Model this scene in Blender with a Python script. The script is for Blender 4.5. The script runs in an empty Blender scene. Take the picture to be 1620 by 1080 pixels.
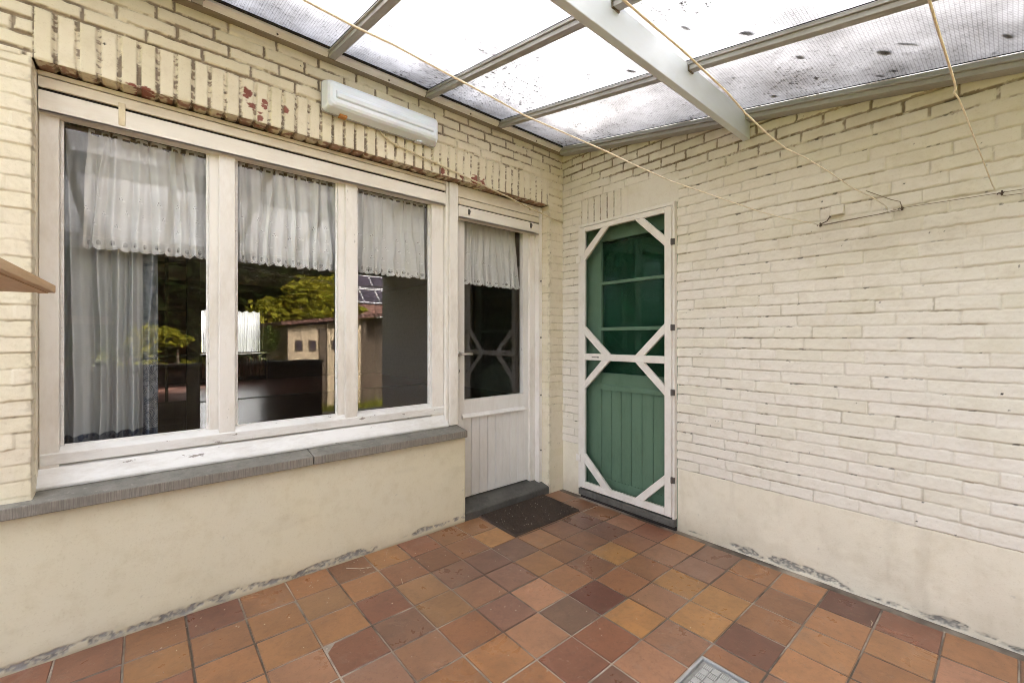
import bpy, math, random
import numpy as np
from mathutils import Vector
R = math.radians
rng = random.Random(7)
sc = bpy.context.scene
COL = sc.collection

# ------------------------------------------------------------------ camera
CAM = (-2.538, -2.1856, 1.2267); YAW = 0.70891; F = 679.2
cd = bpy.data.cameras.new('camera'); cam = bpy.data.objects.new('camera', cd); COL.objects.link(cam)
cam.location = CAM; cam.rotation_euler = (R(90), 0, -YAW)
cd.sensor_width = 36; cd.lens = F / 1620 * 36; cd.shift_x = -1 / 1620; cd.shift_y = -5.6 / 1620
cd.clip_start = .02; cd.clip_end = 2000
sc.camera = cam
def ray(u, v):
    a = (u - 811) / F; b = -(v - 534.4) / F
    s, c = math.sin(YAW), math.cos(YAW)
    return (s + a * c, c - a * s, b)
def on_z(u, v, z):
    r = ray(u, v); k = (z - CAM[2]) / r[2]
    return (CAM[0] + k * r[0], CAM[1] + k * r[1], z)
def on_y(u, v, y):
    r = ray(u, v); k = (y - CAM[1]) / r[1]
    return (CAM[0] + k * r[0], y, CAM[2] + k * r[2])
def on_x(u, v, x):
    r = ray(u, v); k = (x - CAM[0]) / r[0]
    return (x, CAM[1] + k * r[1], CAM[2] + k * r[2])

# ------------------------------------------------------------------ objects
def tag(o, label=None, cat=None, group=None, kind=None):
    if label: o['label'] = label
    if cat: o['category'] = cat
    if group: o['group'] = group
    if kind: o['kind'] = kind
    return o
def thing(name, loc, label, cat, group=None):
    o = bpy.data.objects.new(name, None); COL.objects.link(o)
    o.location = loc; o.empty_display_size = .1
    return tag(o, label, cat, group)
def link(name, me, parent=None):
    o = bpy.data.objects.new(name, me); COL.objects.link(o)
    if parent is not None:
        o.parent = parent
        w = Vector((0, 0, 0)); p = parent
        while p is not None:
            w += p.location; p = p.parent
        o.location = -w            # meshes are written in world coordinates, things sit at their base
        off = -w
        n = len(me.vertices)
        co = np.empty(n * 3, np.float32); me.vertices.foreach_get('co', co)
        if n and not me.get('shifted'):
            mid = co.reshape(-1, 3).mean(0)
            co = (co.reshape(-1, 3) - mid).ravel(); me.vertices.foreach_set('co', co); me['shifted'] = 1
            o.location = Vector(mid.tolist()) + off
    return o
class MB:
    def __init__(s): s.v = []; s.f = []; s.m = []
    def add(s, vs, fs, m=0):
        b = len(s.v); s.v += [tuple(map(float, p)) for p in vs]
        for f in fs: s.f.append([b + i for i in f]); s.m.append(m)
        return s
    def box(s, x0, x1, y0, y1, z0, z1, m=0):
        return s.add([(x0,y0,z0),(x1,y0,z0),(x1,y1,z0),(x0,y1,z0),(x0,y0,z1),(x1,y0,z1),(x1,y1,z1),(x0,y1,z1)],
                     [(0,3,2,1),(4,5,6,7),(0,1,5,4),(1,2,6,5),(2,3,7,6),(3,0,4,7)], m)
    def prism(s, poly, axis, a, b, m=0):
        # poly: 2-D points in the plane across axis ('x': (y,z), 'y': (x,z), 'z': (x,y))
        def P(p, t):
            return {'x': (t, p[0], p[1]), 'y': (p[0], t, p[1]), 'z': (p[0], p[1], t)}[axis]
        n = len(poly); ar = sum(poly[i][0]*poly[(i+1)%n][1]-poly[(i+1)%n][0]*poly[i][1] for i in range(n))
        if (ar > 0) == (axis == 'y'): poly = poly[::-1]
        vs = [P(p, a) for p in poly] + [P(p, b) for p in poly]
        fs = [list(range(n))[::-1], list(range(n, 2*n))] + [(i, (i+1)%n, n+(i+1)%n, n+i) for i in range(n)]
        return s.add(vs, fs, m)
    def tube(s, pts, r, n=8, m=0, caps=True):
        pts = [Vector(p) for p in pts]; k = len(pts); rs = r if isinstance(r, (list, tuple)) else [r]*k
        up = None; vs = []
        for i, p in enumerate(pts):
            t = (pts[min(i+1,k-1)] - pts[max(i-1,0)]).normalized()
            if up is None: up = Vector((0,0,1)) if abs(t.z) < .9 else Vector((1,0,0))
            a = t.cross(up).normalized(); up = a.cross(t).normalized()
            for j in range(n):
                q = 2*math.pi*j/n
                vs.append(p + a*math.cos(q)*rs[i] + up*math.sin(q)*rs[i])
        fs = [(i*n+j, i*n+(j+1)%n, (i+1)*n+(j+1)%n, (i+1)*n+j) for i in range(k-1) for j in range(n)]
        if caps: fs += [list(range(n))[::-1], [ (k-1)*n+j for j in range(n)]]
        return s.add(vs, fs, m)
    def build(s, name, mats, parent=None, bevel=0, smooth=False, seg=2):
        me = bpy.data.meshes.new(name); me.from_pydata(s.v, [], s.f)
        mats = mats if isinstance(mats, (list, tuple)) else [mats]
        for m in mats: me.materials.append(m)
        me.polygons.foreach_set('material_index', s.m)
        if smooth: me.polygons.foreach_set('use_smooth', [True]*len(me.polygons))
        me.update()
        o = link(name, me, parent)
        if bevel:
            b = o.modifiers.new('bevel', 'BEVEL'); b.width = bevel; b.segments = seg; b.limit_method = 'ANGLE'; b.angle_limit = R(35)
        return o

# ------------------------------------------------------------------ noise
def vn(x, y, seed=0):
    x = np.asarray(x, np.float64); y = np.asarray(y, np.float64)
    xi = np.floor(x).astype(np.int64); yi = np.floor(y).astype(np.int64)
    fx = x - xi; fy = y - yi; fx = fx*fx*(3-2*fx); fy = fy*fy*(3-2*fy)
    def h(a, b):
        n = (a*374761393 + b*668265263 + seed*974634721) & 0x7fffffff
        n = ((n ^ (n >> 13))*1274126177) & 0x7fffffff
        n = n ^ (n >> 16)
        return (n & 0xffff)/65535.
    return (h(xi,yi)*(1-fx)+h(xi+1,yi)*fx)*(1-fy) + (h(xi,yi+1)*(1-fx)+h(xi+1,yi+1)*fx)*fy
def fbm(x, y, seed=0, o=4):
    t = 0; a = .5; n = 0
    for i in range(o):
        t = t + a*vn(x*2**i, y*2**i, seed+i*17); n += a; a *= .5
    return t/n
def hsh(a, b, seed=0):
    return vn(np.floor(a)+.0, np.floor(b)+.0, seed)
def sm(a, b, x):
    t = np.clip((x-a)/(b-a), 0, 1); return t*t*(3-2*t)

# ------------------------------------------------------------------ materials
def mat(name):
    m = bpy.data.materials.new(name); m.use_nodes = True; m.node_tree.nodes.clear()
    return m
class NT:
    def __init__(s, m): s.m = m; s.t = m.node_tree
    def n(s, typ, **kw):
        nd = s.t.nodes.new(typ)
        for k, v in kw.items():
            if k.startswith('_'): setattr(nd, k[1:], v)
        for k, v in kw.items():
            if k.startswith('_'): continue
            key = int(k[1:]) if k[0] == 'i' and k[1:].isdigit() else k.replace('__', ' ')
            sk = nd.inputs[key]
            if isinstance(v, bpy.types.NodeSocket): s.t.links.new(v, sk)
            else: sk.default_value = v
        return nd
    def math(s, op, a, b=0., c=None, clamp=False):
        nd = s.n('ShaderNodeMath', _operation=op, _use_clamp=clamp, i0=a, i1=b)
        if c is not None:
            if isinstance(c, bpy.types.NodeSocket): s.t.links.new(c, nd.inputs[2])
            else: nd.inputs[2].default_value = c
        return nd.outputs[0]
    def mix(s, f, a, b):
        nd = s.n('ShaderNodeMix', _data_type='RGBA')
        for i, v in ((0, f), (6, a), (7, b)):
            if isinstance(v, bpy.types.NodeSocket): s.t.links.new(v, nd.inputs[i])
            else: nd.inputs[i].default_value = v if not isinstance(v, tuple) or len(v) == 4 else v+(1,)
        return nd.outputs[2]
    def noise(s, scale, detail=4, rough=.55, vec=None, dist=0):
        nd = s.n('ShaderNodeTexNoise', Scale=scale, Detail=detail, Roughness=rough, Distortion=dist)
        s.t.links.new(vec if vec is not None else s.obj(), nd.inputs['Vector'])
        return nd.outputs[0]
    def obj(s):
        if not hasattr(s, '_o'): s._o = s.n('ShaderNodeNewGeometry').outputs['Position']
        return s._o
    def scaled(s, v):
        return s.n('ShaderNodeVectorMath', _operation='MULTIPLY', i0=s.obj(), i1=v).outputs[0]
    def ramp(s, f, a, b):
        return s.n('ShaderNodeMapRange', Value=f, i1=a, i2=b, i3=0., i4=1.).outputs[0]
    def attr(s, name, out='Fac'):
        return s.n('ShaderNodeAttribute', _attribute_name=name).outputs[out]
    def bump(s, h, strength=.3, dist=.002):
        return s.n('ShaderNodeBump', Strength=strength, Distance=dist, Height=h).outputs[0]
    def schlick(s, normal, k):
        fc = s.n('ShaderNodeLayerWeight', Blend=.5, Normal=normal).outputs['Facing']
        return s.math('MULTIPLY', s.math('ADD', s.math('MULTIPLY', s.math('POWER', fc, 5.), .96), .04), k, clamp=True)
    def out(s, sh):
        o = s.n('ShaderNodeOutputMaterial'); s.t.links.new(sh, o.inputs[0]); return s.m
    def bsdf(s, color, rough=.5, normal=None, spec=.5, metal=0., **kw):
        d = {'Base__Color': color if not isinstance(color, tuple) or len(color) == 4 else color+(1,), 'Roughness': rough, 'Metallic': metal, 'Specular__IOR__Level': spec}
        d.update(kw)
        if normal is not None: d['Normal'] = normal
        return s.n('ShaderNodeBsdfPrincipled', **d).outputs[0]
def paint(name, col, dirt_shade=(.30,.26,.2), amt=.25, rough=.45, scale=9., stretch=(1,1,1), bumps=.25, chips=0.):
    m = mat(name); t = NT(m)
    v = t.scaled(stretch)
    n1 = t.noise(scale, 6, .6, v); n2 = t.noise(scale*7, 5, .65, v)
    f = t.math('MULTIPLY', t.ramp(t.math('ADD', n1, t.math('MULTIPLY', n2, .45)), .66, .98), amt)
    c = t.mix(f, col, dirt_shade)
    if chips:
        n3 = t.noise(scale*2.7, 8, .72, v)
        c = t.mix(t.math('MULTIPLY', t.ramp(n3, .70-chips*.1, .72-chips*.1), .8), c, (.16,.13,.10))
    h = t.math('ADD', n2, t.math('MULTIPLY', t.noise(160, 3), .35))
    return t.out(t.bsdf(c, t.math('ADD', t.math('MULTIPLY', n2, .25), rough-.12), t.bump(h, bumps, .0015)))

def brick_mat(name, base, base2, mortar=(.175,.14,.10), red=(.20,.06,.038)):
    m = mat(name); t = NT(m)
    big = t.noise(1.7, 5, .6); mid = t.noise(14, 6, .65); fine = t.noise(120, 4, .7)
    c = t.mix(t.ramp(big, .35, .68), base, base2)
    tone = t.attr('tone')
    c = t.mix(t.math('MULTIPLY', t.ramp(tone, .45, 1.), .34), c, tuple(x*.86 for x in base2[:2])+(base2[2]*.72,))
    c = t.mix(t.math('MULTIPLY', t.ramp(mid, .50, .72), .36), c, (base[0]*.78, base[1]*.74, base[2]*.64))
    c = t.mix(t.math('MULTIPLY', t.ramp(fine, .56, .70), .34), c, (base[0]*.72, base[1]*.68, base[2]*.58))
    c = t.mix(t.math('MULTIPLY', t.attr('dirt_shade'), .95), c, (.24,.185,.105))
    c = t.mix(t.attr('flake'), c, t.mix(t.ramp(mid, .4, .65), red, (.30,.12,.09)))
    mc = t.mix(t.ramp(mid, .35, .7), mortar, tuple(x*2.0 for x in mortar))
    c = t.mix(t.attr('expo'), c, mc)
    c = t.mix(t.attr('hole'), c, (.012,.010,.008))
    h = t.math('ADD', fine, t.math('MULTIPLY', mid, 1.3))
    r = t.math('ADD', t.math('MULTIPLY', mid, .25), .47)
    return t.out(t.bsdf(c, r, t.bump(h, .33, .0018), .35))
M = {}
M['brick_r'] = brick_mat('painted_brick_right', (.68,.636,.56), (.705,.665,.585))
M['brick_l'] = brick_mat('painted_brick_left', (.70,.64,.49), (.725,.662,.525))
M['render_l'] = brick_mat('painted_render_left', (.685,.635,.465), (.68,.64,.495), (.17,.165,.155))
M['render_r'] = brick_mat('painted_render_right', (.70,.65,.53), (.73,.68,.555), (.15,.145,.13))
M['white'] = paint('white_gloss_paint', (.77,.745,.69), (.40,.33,.22), .36, .36, 7, (1,1,.35), .3, .28)
M['white_old'] = paint('white_weathered_paint', (.78,.775,.745), (.38,.33,.25), .42, .45, 11, (.35,1,1), .4, .62)
M['door_white'] = paint('door_white_paint', (.77,.755,.72), (.42,.38,.3), .30, .4, 6, (1,1,.25), .25, .22)
M['shutter'] = paint('shutter_box_cream', (.70,.645,.52), (.44,.33,.18), .40, .5, 6, (.3,1,1))
M['shutter_w'] = paint('shutter_panel_white', (.75,.715,.635), (.48,.40,.26), .35, .45, 6, (.3,1,1))
M['dark'] = paint('dark_gap', (.02,.017,.014), (.03,.02,.02), .3, .9)
M['screen_w'] = paint('screen_door_white', (.74,.705,.65), (.45,.38,.3), .3, .45, 8)
M['green'] = paint('green_paint', (.26,.305,.24), (.12,.155,.11), .35, .5, 8, (1,1,.3))
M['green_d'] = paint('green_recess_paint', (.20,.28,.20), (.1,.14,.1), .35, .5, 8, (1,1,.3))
M['metal_d'] = paint('dark_metal', (.09,.08,.07), (.05,.03,.02), .5, .45)
M['rust'] = paint('rusty_metal', (.10,.065,.045), (.05,.03,.02), .6, .7, 60)
M['alu'] = paint('weathered_aluminium', (.40,.405,.405), (.24,.22,.19), .5, .5, 12, (1,.2,1))
M['alu_w'] = paint('pale_flashing', (.86,.85,.82), (.4,.33,.24), .4, .4, 12, (.2,1,1))
M['alu_b'] = paint('brown_flashing', (.27,.225,.165), (.14,.1,.06), .5, .5, 10, (.2,1,1))
M['beam'] = paint('grey_beam_paint', (.65,.71,.78), (.5,.47,.43), .20, .42, 3.5, (.4,1,1))
M['gasket'] = paint('black_gasket', (.02,.02,.02), (.05,.045,.04), .4, .8)
M['cord'] = paint('clothesline_cord', (.86,.78,.63), (.3,.24,.15), .4, .7, 60)
M['cord_d'] = paint('thin_wire', (.25,.20,.14), (.07,.05,.03), .5, .6, 60)
M['cable'] = paint('painted_cable', (.66,.575,.39), (.35,.25,.13), .4, .5, 30)
M['steel'] = NT(mat('lever_steel')); M['steel'] = M['steel'].out(M['steel'].bsdf((.72,.70,.66), .28, None, .5, 1.))
M['interior'] = paint('interior_wall', (.24,.195,.14), (.1,.08,.05), .3, .8)
M['brownwood'] = paint('brown_interior_wood', (.13,.10,.06), (.06,.045,.03), .4, .45, 5, (4,4,.4))
M['radiator'] = paint('radiator_beige', (.60,.52,.38), (.25,.2,.14), .3, .5)
M['soil'] = paint('soil', (.09,.07,.045), (.05,.04,.025), .5, .9, 3)
M['roof_tile'] = paint('roof_tile', (.16,.07,.045), (.07,.05,.04), .5, .7, 6)
M['shed_w'] = paint('shed_render', (.50,.375,.235), (.30,.22,.13), .35, .7, 4)
M['shed_d'] = paint('shed_dark_wood', (.10,.065,.035), (.05,.03,.02), .5, .7, 8, (4,4,.3))
M['garden_w'] = paint('garden_wall_brick', (.10,.075,.055), (.05,.04,.03), .5, .9, 12)
M['bark'] = paint('bark', (.09,.065,.045), (.04,.03,.02), .5, .9, 20, (1,1,.2))
M['house_n'] = paint('neighbour_render', (.55,.50,.42), (.35,.3,.24), .3, .8)
M['gutter'] = paint('white_gutter', (.75,.74,.7), (.4,.36,.3), .3, .4)

def up_brick():
    m = mat('upper_brick'); t = NT(m)
    b = t.n('ShaderNodeTexBrick', Scale=1., Color1=(.55,.48,.34,1), Color2=(.6,.52,.37,1), Mortar=(.25,.2,.15,1))
    for k, v in (('Brick Width', .2), ('Row Height', .06), ('Mortar Size', .006)): b.inputs[k].default_value = v
    s = t.n('ShaderNodeSeparateXYZ', i0=t.obj())
    cb = t.n('ShaderNodeCombineXYZ', i0=t.math('ADD', s.outputs[0], s.outputs[1]), i1=s.outputs[2])
    t.t.links.new(cb.outputs[0], b.inputs['Vector'])
    return t.out(t.bsdf(b.outputs[0], .75))
M['upper'] = up_brick()

def stone(name, col, tooled):
    m = mat(name); t = NT(m)
    n1 = t.noise(5, 6, .6); n2 = t.noise(60, 5, .7)
    c = t.mix(t.ramp(n1, .3, .7), tuple(x*.72 for x in col), tuple(min(1,x*1.25) for x in col))
    c = t.mix(t.math('MULTIPLY', t.ramp(n2, .58, .72), .6), c, tuple(x*1.8 for x in col))
    c = t.mix(t.math('MULTIPLY', t.ramp(t.noise(17, 7, .72), .50, .62), .55), c, tuple(x*.55 for x in col))
    c = t.mix(t.math('MULTIPLY', t.ramp(n2, .42, .3), .5), c, tuple(x*.5 for x in col))
    h = n2
    if tooled:
        s = t.n('ShaderNodeSeparateXYZ', i0=t.obj()); g = t.n('ShaderNodeNewGeometry')
        sn = t.n('ShaderNodeSeparateXYZ', i0=g.outputs['Normal'])
        front = t.math('GREATER_THAN', t.math('MULTIPLY', sn.outputs[1], -1.), .7)
        w = t.noise(1, 3, .5, t.scaled((330,1,14)))
        c = t.mix(t.math('MULTIPLY', t.math('MULTIPLY', t.ramp(w, .56, .40), front), .85), c, tuple(x*.42 for x in col))
        c = t.mix(t.math('MULTIPLY', front, .35), c, (.30,.265,.215))
        h = t.math('ADD', t.math('MULTIPLY', n2, .3), t.math('MULTIPLY', w, front))
    return t.out(t.bsdf(c, .62, t.bump(h, .6, .003), .4))
M['sill'] = stone('tooled_bluestone', (.225,.212,.183), True)
M['step'] = stone('dark_bluestone', (.100,.096,.086), False)
M['concrete'] = stone('bare_concrete', (.3,.29,.27), False)

def glass_mat(name, refl=1.7, tint=(.93,.95,.94), wav=.35, haze=.012):
    m = mat(name); t = NT(m)
    nb = t.bump(t.noise(2.6, 1, .4), wav, .0016)
    f = t.schlick(nb, refl)
    tr = t.n('ShaderNodeBsdfTransparent', Color=tint+(1,)).outputs[0]
    gl = t.n('ShaderNodeBsdfGlossy', Color=(1,1,1,1), Roughness=0.004, Normal=nb).outputs[0]
    a = t.n('ShaderNodeMixShader', i0=f, i1=tr, i2=gl).outputs[0]
    df = t.n('ShaderNodeBsdfDiffuse', Color=(.6,.58,.52,1)).outputs[0]
    d = t.math('MULTIPLY', t.ramp(t.noise(5, 8, .75), .35, .8), haze*2.2)
    return t.out(t.n('ShaderNodeMixShader', i0=d, i1=a, i2=df).outputs[0])
M['glass'] = glass_mat('window_glass', 1.75, (.95,.96,.95), .05, .006)
M['glass_g'] = glass_mat('green_door_glass', 1.0, (.5,.6,.55))

def roof_glass():
    m = mat('patterned_roof_glass'); t = NT(m)
    s = t.n('ShaderNodeSeparateXYZ', i0=t.obj()); x, y = s.outputs[0], s.outputs[1]
    def line(c, per):
        q = t.math('ABSOLUTE', t.math('SUBTRACT', t.math('FRACT', t.math('MULTIPLY', c, 1/per)), .5))
        return q
    g = t.math('MAXIMUM', t.ramp(line(x, .0115), .33, .5), t.ramp(line(y, .0115), .33, .5))
    blot = t.noise(3.2, 6, .65); fleck = t.noise(75, 6, .72); flk2 = t.noise(38, 5, .75)
    reg = t.ramp(t.noise(1.3, 4, .6), .44, .66)
    spots = t.math('MULTIPLY', t.ramp(fleck, .57, .63), t.math('ADD', t.math('MULTIPLY', reg, .72), .22))
    spots = t.math('MAXIMUM', spots, t.math('MULTIPLY', t.ramp(flk2, .565, .61), t.math('ADD', t.math('MULTIPLY', reg, .85), .15)))
    dirt_shade = t.math('MULTIPLY', t.ramp(blot, .38, .70), .42)
    dark = t.math('ADD', t.math('MULTIPLY', spots, .80), t.math('ADD', dirt_shade, t.math('MULTIPLY', g, .34)), clamp=True)
    col = t.mix(dark, (.74,.736,.745), (.03,.028,.026))
    col = t.mix(t.math('MULTIPLY', t.ramp(x, -.68, -.60), .20), col, (.30,.275,.25))      # darker beige tint on the bay by the wall
    tl = t.n('ShaderNodeBsdfTranslucent', Color=col).outputs[0]
    tr = t.n('ShaderNodeBsdfTransparent', Color=col).outputs[0]
    a = t.n('ShaderNodeMixShader', i0=.03, i1=tl, i2=tr).outputs[0]
    df = t.n('ShaderNodeBsdfDiffuse', Color=t.mix(dark, (.75,.74,.72), (.2,.18,.16))).outputs[0]
    a = t.n('ShaderNodeMixShader', i0=.10, i1=a, i2=df).outputs[0]
    nb = t.bump(g, .25, .001)
    gl = t.n('ShaderNodeBsdfGlossy', Roughness=.22, Normal=nb).outputs[0]
    return t.out(t.n('ShaderNodeMixShader', i0=t.schlick(nb, .8), i1=a, i2=gl).outputs[0])
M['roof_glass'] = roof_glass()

def sheet(name, ca, cb, trans, transl):
    m = mat(name); t = NT(m)
    c = t.mix(t.attr('shade'), ca, cb)
    df = t.n('ShaderNodeBsdfDiffuse', Color=c).outputs[0]
    tl = t.n('ShaderNodeBsdfTranslucent', Color=c).outputs[0]
    a = t.n('ShaderNodeMixShader', i0=transl, i1=df, i2=tl).outputs[0]
    tr = t.n('ShaderNodeBsdfTransparent').outputs[0]
    al = t.math('SUBTRACT', 1., t.math('MULTIPLY', t.attr('solid'), 1-trans))
    return t.out(t.n('ShaderNodeMixShader', i0=al, i1=a, i2=tr).outputs[0])
M['lace'] = sheet('white_lace', (.74,.74,.725), (.88,.88,.87), .06, .07)
M['drape'] = sheet('grey_blue_drape', (.56,.575,.58), (.075,.09,.125), .0, .05)
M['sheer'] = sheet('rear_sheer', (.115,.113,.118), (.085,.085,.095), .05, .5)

def fly_screen():
    m = mat('green_fly_screen'); t = NT(m)
    df = t.n('ShaderNodeBsdfDiffuse', Color=(.012,.040,.026,1)).outputs[0]
    tr = t.n('ShaderNodeBsdfTransparent', Color=(.86,1,.93,1)).outputs[0]
    return t.out(t.n('ShaderNodeMixShader', i0=.75, i1=df, i2=tr).outputs[0])
M['screen'] = fly_screen()

def tile_mat():
    m = mat('quarry_tile'); t = NT(m)
    rv = t.n('ShaderNodeVectorMath', _operation='ADD', i0=t.obj(), i1=t.n('ShaderNodeCombineXYZ', i0=t.math('MULTIPLY', t.attr('rnd'), 37.), i1=t.math('MULTIPLY', t.attr('rnd'), 91.)).outputs[0]).outputs[0]
    t._o = rv
    a = t.attr('tint', 'Color'); blot = t.noise(7, 6, .65, None, .6); fine = t.noise(90, 5, .7); wide = t.noise(2.1, 4, .6)
    c = t.mix(t.math('MULTIPLY', t.ramp(blot, .42, .72), .62), a, t.mix(.6, a, (.10,.060,.042)))
    c = t.mix(t.math('MULTIPLY', t.ramp(t.noise(4, 7, .7, None, 1.2), .57, .72), .34), c, (.33,.245,.19))
    c = t.mix(t.math('MULTIPLY', t.ramp(fine, .58, .76), .22), c, (.09,.055,.04))
    c = t.mix(t.math('MULTIPLY', t.ramp(t.noise(210, 3, .6), .70, .74), .35), c, (.45,.36,.28))
    f2 = t.noise(34, 7, .75)
    c = t.mix(t.math('MULTIPLY', t.ramp(f2, .50, .64), .42), c, t.mix(.55, c, (.075,.045,.032)))
    c = t.mix(t.math('MULTIPLY', t.ramp(t.noise(22, 8, .8, None, 2.), .59, .66), .40), c, (.40,.30,.235))
    c = t.mix(t.math('MULTIPLY', t.ramp(t.noise(130, 4, .7), .64, .68), .55), c, (.05,.035,.028))
    h = t.math('ADD', t.math('MULTIPLY', blot, 1.2), t.math('ADD', fine, f2))
    r = t.math('ADD', t.math('MULTIPLY', blot, .3), t.math('ADD', t.math('MULTIPLY', wide, .20), .07))
    return t.out(t.bsdf(c, r, t.bump(h, .25, .0012), .5))
M['tile'] = tile_mat()
def grout_mat():
    m = mat('grout'); t = NT(m)
    n = t.noise(2.3, 4, .6); f = t.noise(70, 4, .7)
    c = t.mix(t.ramp(n, .44, .60), (.10,.08,.06), (.42,.36,.29))
    c = t.mix(t.math('MULTIPLY', t.ramp(f, .45, .7), .4), c, (.2,.17,.14))
    return t.out(t.bsdf(c, .85, t.bump(f, .5, .002)))
M['grout'] = grout_mat()
def wood_mat(name, c1, c2, rough=.55):
    m = mat(name); t = NT(m)
    n = t.noise(14, 6, .6, t.scaled((6,.6,6)), .5); f = t.noise(90, 3, .6, t.scaled((4,.4,4)))
    c = t.mix(t.ramp(n, .35, .65), c1, c2); c = t.mix(t.math('MULTIPLY', f, .35), c, tuple(x*.5 for x in c1))
    return t.out(t.bsdf(c, rough, t.bump(f, .3, .001)))
M['wood'] = wood_mat('shelf_wood', (.56,.39,.22), (.46,.30,.16))
M['floorwood'] = wood_mat('interior_floor', (.13,.062,.042), (.19,.09,.06), .25)
M['floorred'] = wood_mat('interior_floor_red', (.30,.12,.08), (.22,.09,.06), .3)
def mat_mat():
    m = mat('coir_mat'); t = NT(m)
    f = t.noise(240, 4, .8); n = t.noise(9, 4, .6)
    c = t.mix(t.ramp(f, .35, .68), (.018,.015,.013), (.12,.09,.07))
    c = t.mix(t.math('MULTIPLY', t.ramp(n, .5, .7), .3), c, (.11,.07,.05))
    return t.out(t.bsdf(c, .95, t.bump(f, .8, .004), .1))
M['mat'] = mat_mat()
def leaf_mat(name, c1, c2, tl=.45):
    m = mat(name); t = NT(m)
    c = t.mix(t.attr('shade'), c1, c2)
    df = t.n('ShaderNodeBsdfDiffuse', Color=c).outputs[0]
    tr = t.n('ShaderNodeBsdfTranslucent', Color=t.mix(.5, c, (c2[0]*1.4, c2[1]*1.4, c2[2]*.8))).outputs[0]
    return t.out(t.n('ShaderNodeMixShader', i0=tl, i1=df, i2=tr).outputs[0])
M['leaf_y'] = leaf_mat('leaf_yellow', (.20,.21,.022), (.36,.31,.035))
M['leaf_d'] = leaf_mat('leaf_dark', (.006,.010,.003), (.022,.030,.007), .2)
M['leaf_m'] = leaf_mat('leaf_mid', (.05,.085,.02), (.14,.16,.03), .4)
M['grass'] = leaf_mat('grass_blade', (.18,.20,.03), (.32,.31,.05), .4)
M['dead_leaf'] = paint('dead_leaf', (.055,.045,.035), (.03,.025,.02), .5, .8)
M['crumb'] = paint('litter', (.55,.48,.38), (.3,.25,.18), .4, .8)
def lawn_mat():
    m = mat('garden_lawn'); t = NT(m)
    c = t.mix(t.ramp(t.noise(2.5, 6, .7), .35, .65), (.07,.085,.02), (.17,.17,.035))
    return t.out(t.bsdf(c, .9))
M['lawn'] = lawn_mat()
def solar_mat():
    m = mat('solar_panel'); t = NT(m)
    return t.out(t.bsdf((.05,.038,.05), .25))
M['solar'] = solar_mat()
def diff_mat():
    m = mat('opal_plastic'); t = NT(m)
    s = t.n('ShaderNodeSeparateXYZ', i0=t.obj())
    w = t.math('ABSOLUTE', t.math('SUBTRACT', t.math('FRACT', t.math('MULTIPLY', s.outputs[0], 110.)), .5))
    n = t.noise(6, 5, .6, t.scaled((.6,1,2)))
    c = t.mix(t.ramp(n, .4, .72), (.80,.86,.95), (.70,.76,.84))
    return t.out(t.bsdf(c, .28, t.bump(w, .08, .0015), .5, 0., Subsurface__Weight=.15))
M['opal'] = diff_mat()

# ------------------------------------------------------------------ height-field walls
def field(S, T, pos, nrm, h, attrs, keep):
    """S,T 1-d grids, pos/nrm (nT,nS,3), h (nT,nS), keep (nT-1,nS-1)"""
    P = (pos + nrm*h[..., None]).reshape(-1, 3)
    nT, nS = h.shape
    i = np.arange(nT*nS).reshape(nT, nS)
    q = np.stack([i[:-1,:-1], i[:-1,1:], i[1:,1:], i[1:,:-1]], -1)[keep]
    return P, q.reshape(-1, 4), {k: v.ravel() for k, v in attrs.items()}
def np_mesh(name, parts, mats, parent=None, flip=False):
    V = np.concatenate([p[0] for p in parts]); o = 0; Q = []
    for p in parts: Q.append(p[1]+o); o += len(p[0])
    Q = np.concatenate(Q)
    if flip: Q = Q[:, ::-1]
    used = np.zeros(len(V), bool); used[Q.ravel()] = True
    idx = np.cumsum(used)-1; Q = idx[Q]; V = V[used]
    me = bpy.data.meshes.new(name)
    me.vertices.add(len(V)); me.vertices.foreach_set('co', V.astype(np.float32).ravel())
    me.loops.add(Q.size); me.loops.foreach_set('vertex_index', Q.astype(np.int32).ravel())
    me.polygons.add(len(Q)); me.polygons.foreach_set('loop_start', np.arange(0, Q.size, 4, dtype=np.int32))
    me.polygons.foreach_set('use_smooth', np.ones(len(Q), bool))
    for k in parts[0][2]:
        a = me.attributes.new(k, 'FLOAT', 'POINT')
        a.data.foreach_set('value', np.concatenate([p[2][k] for p in parts])[used].astype(np.float32))
    for m in (mats if isinstance(mats, (list, tuple)) else [mats]): me.materials.append(m)
    me.update(calc_edges=True); me.validate()
    return link(name, me, parent)

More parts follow.
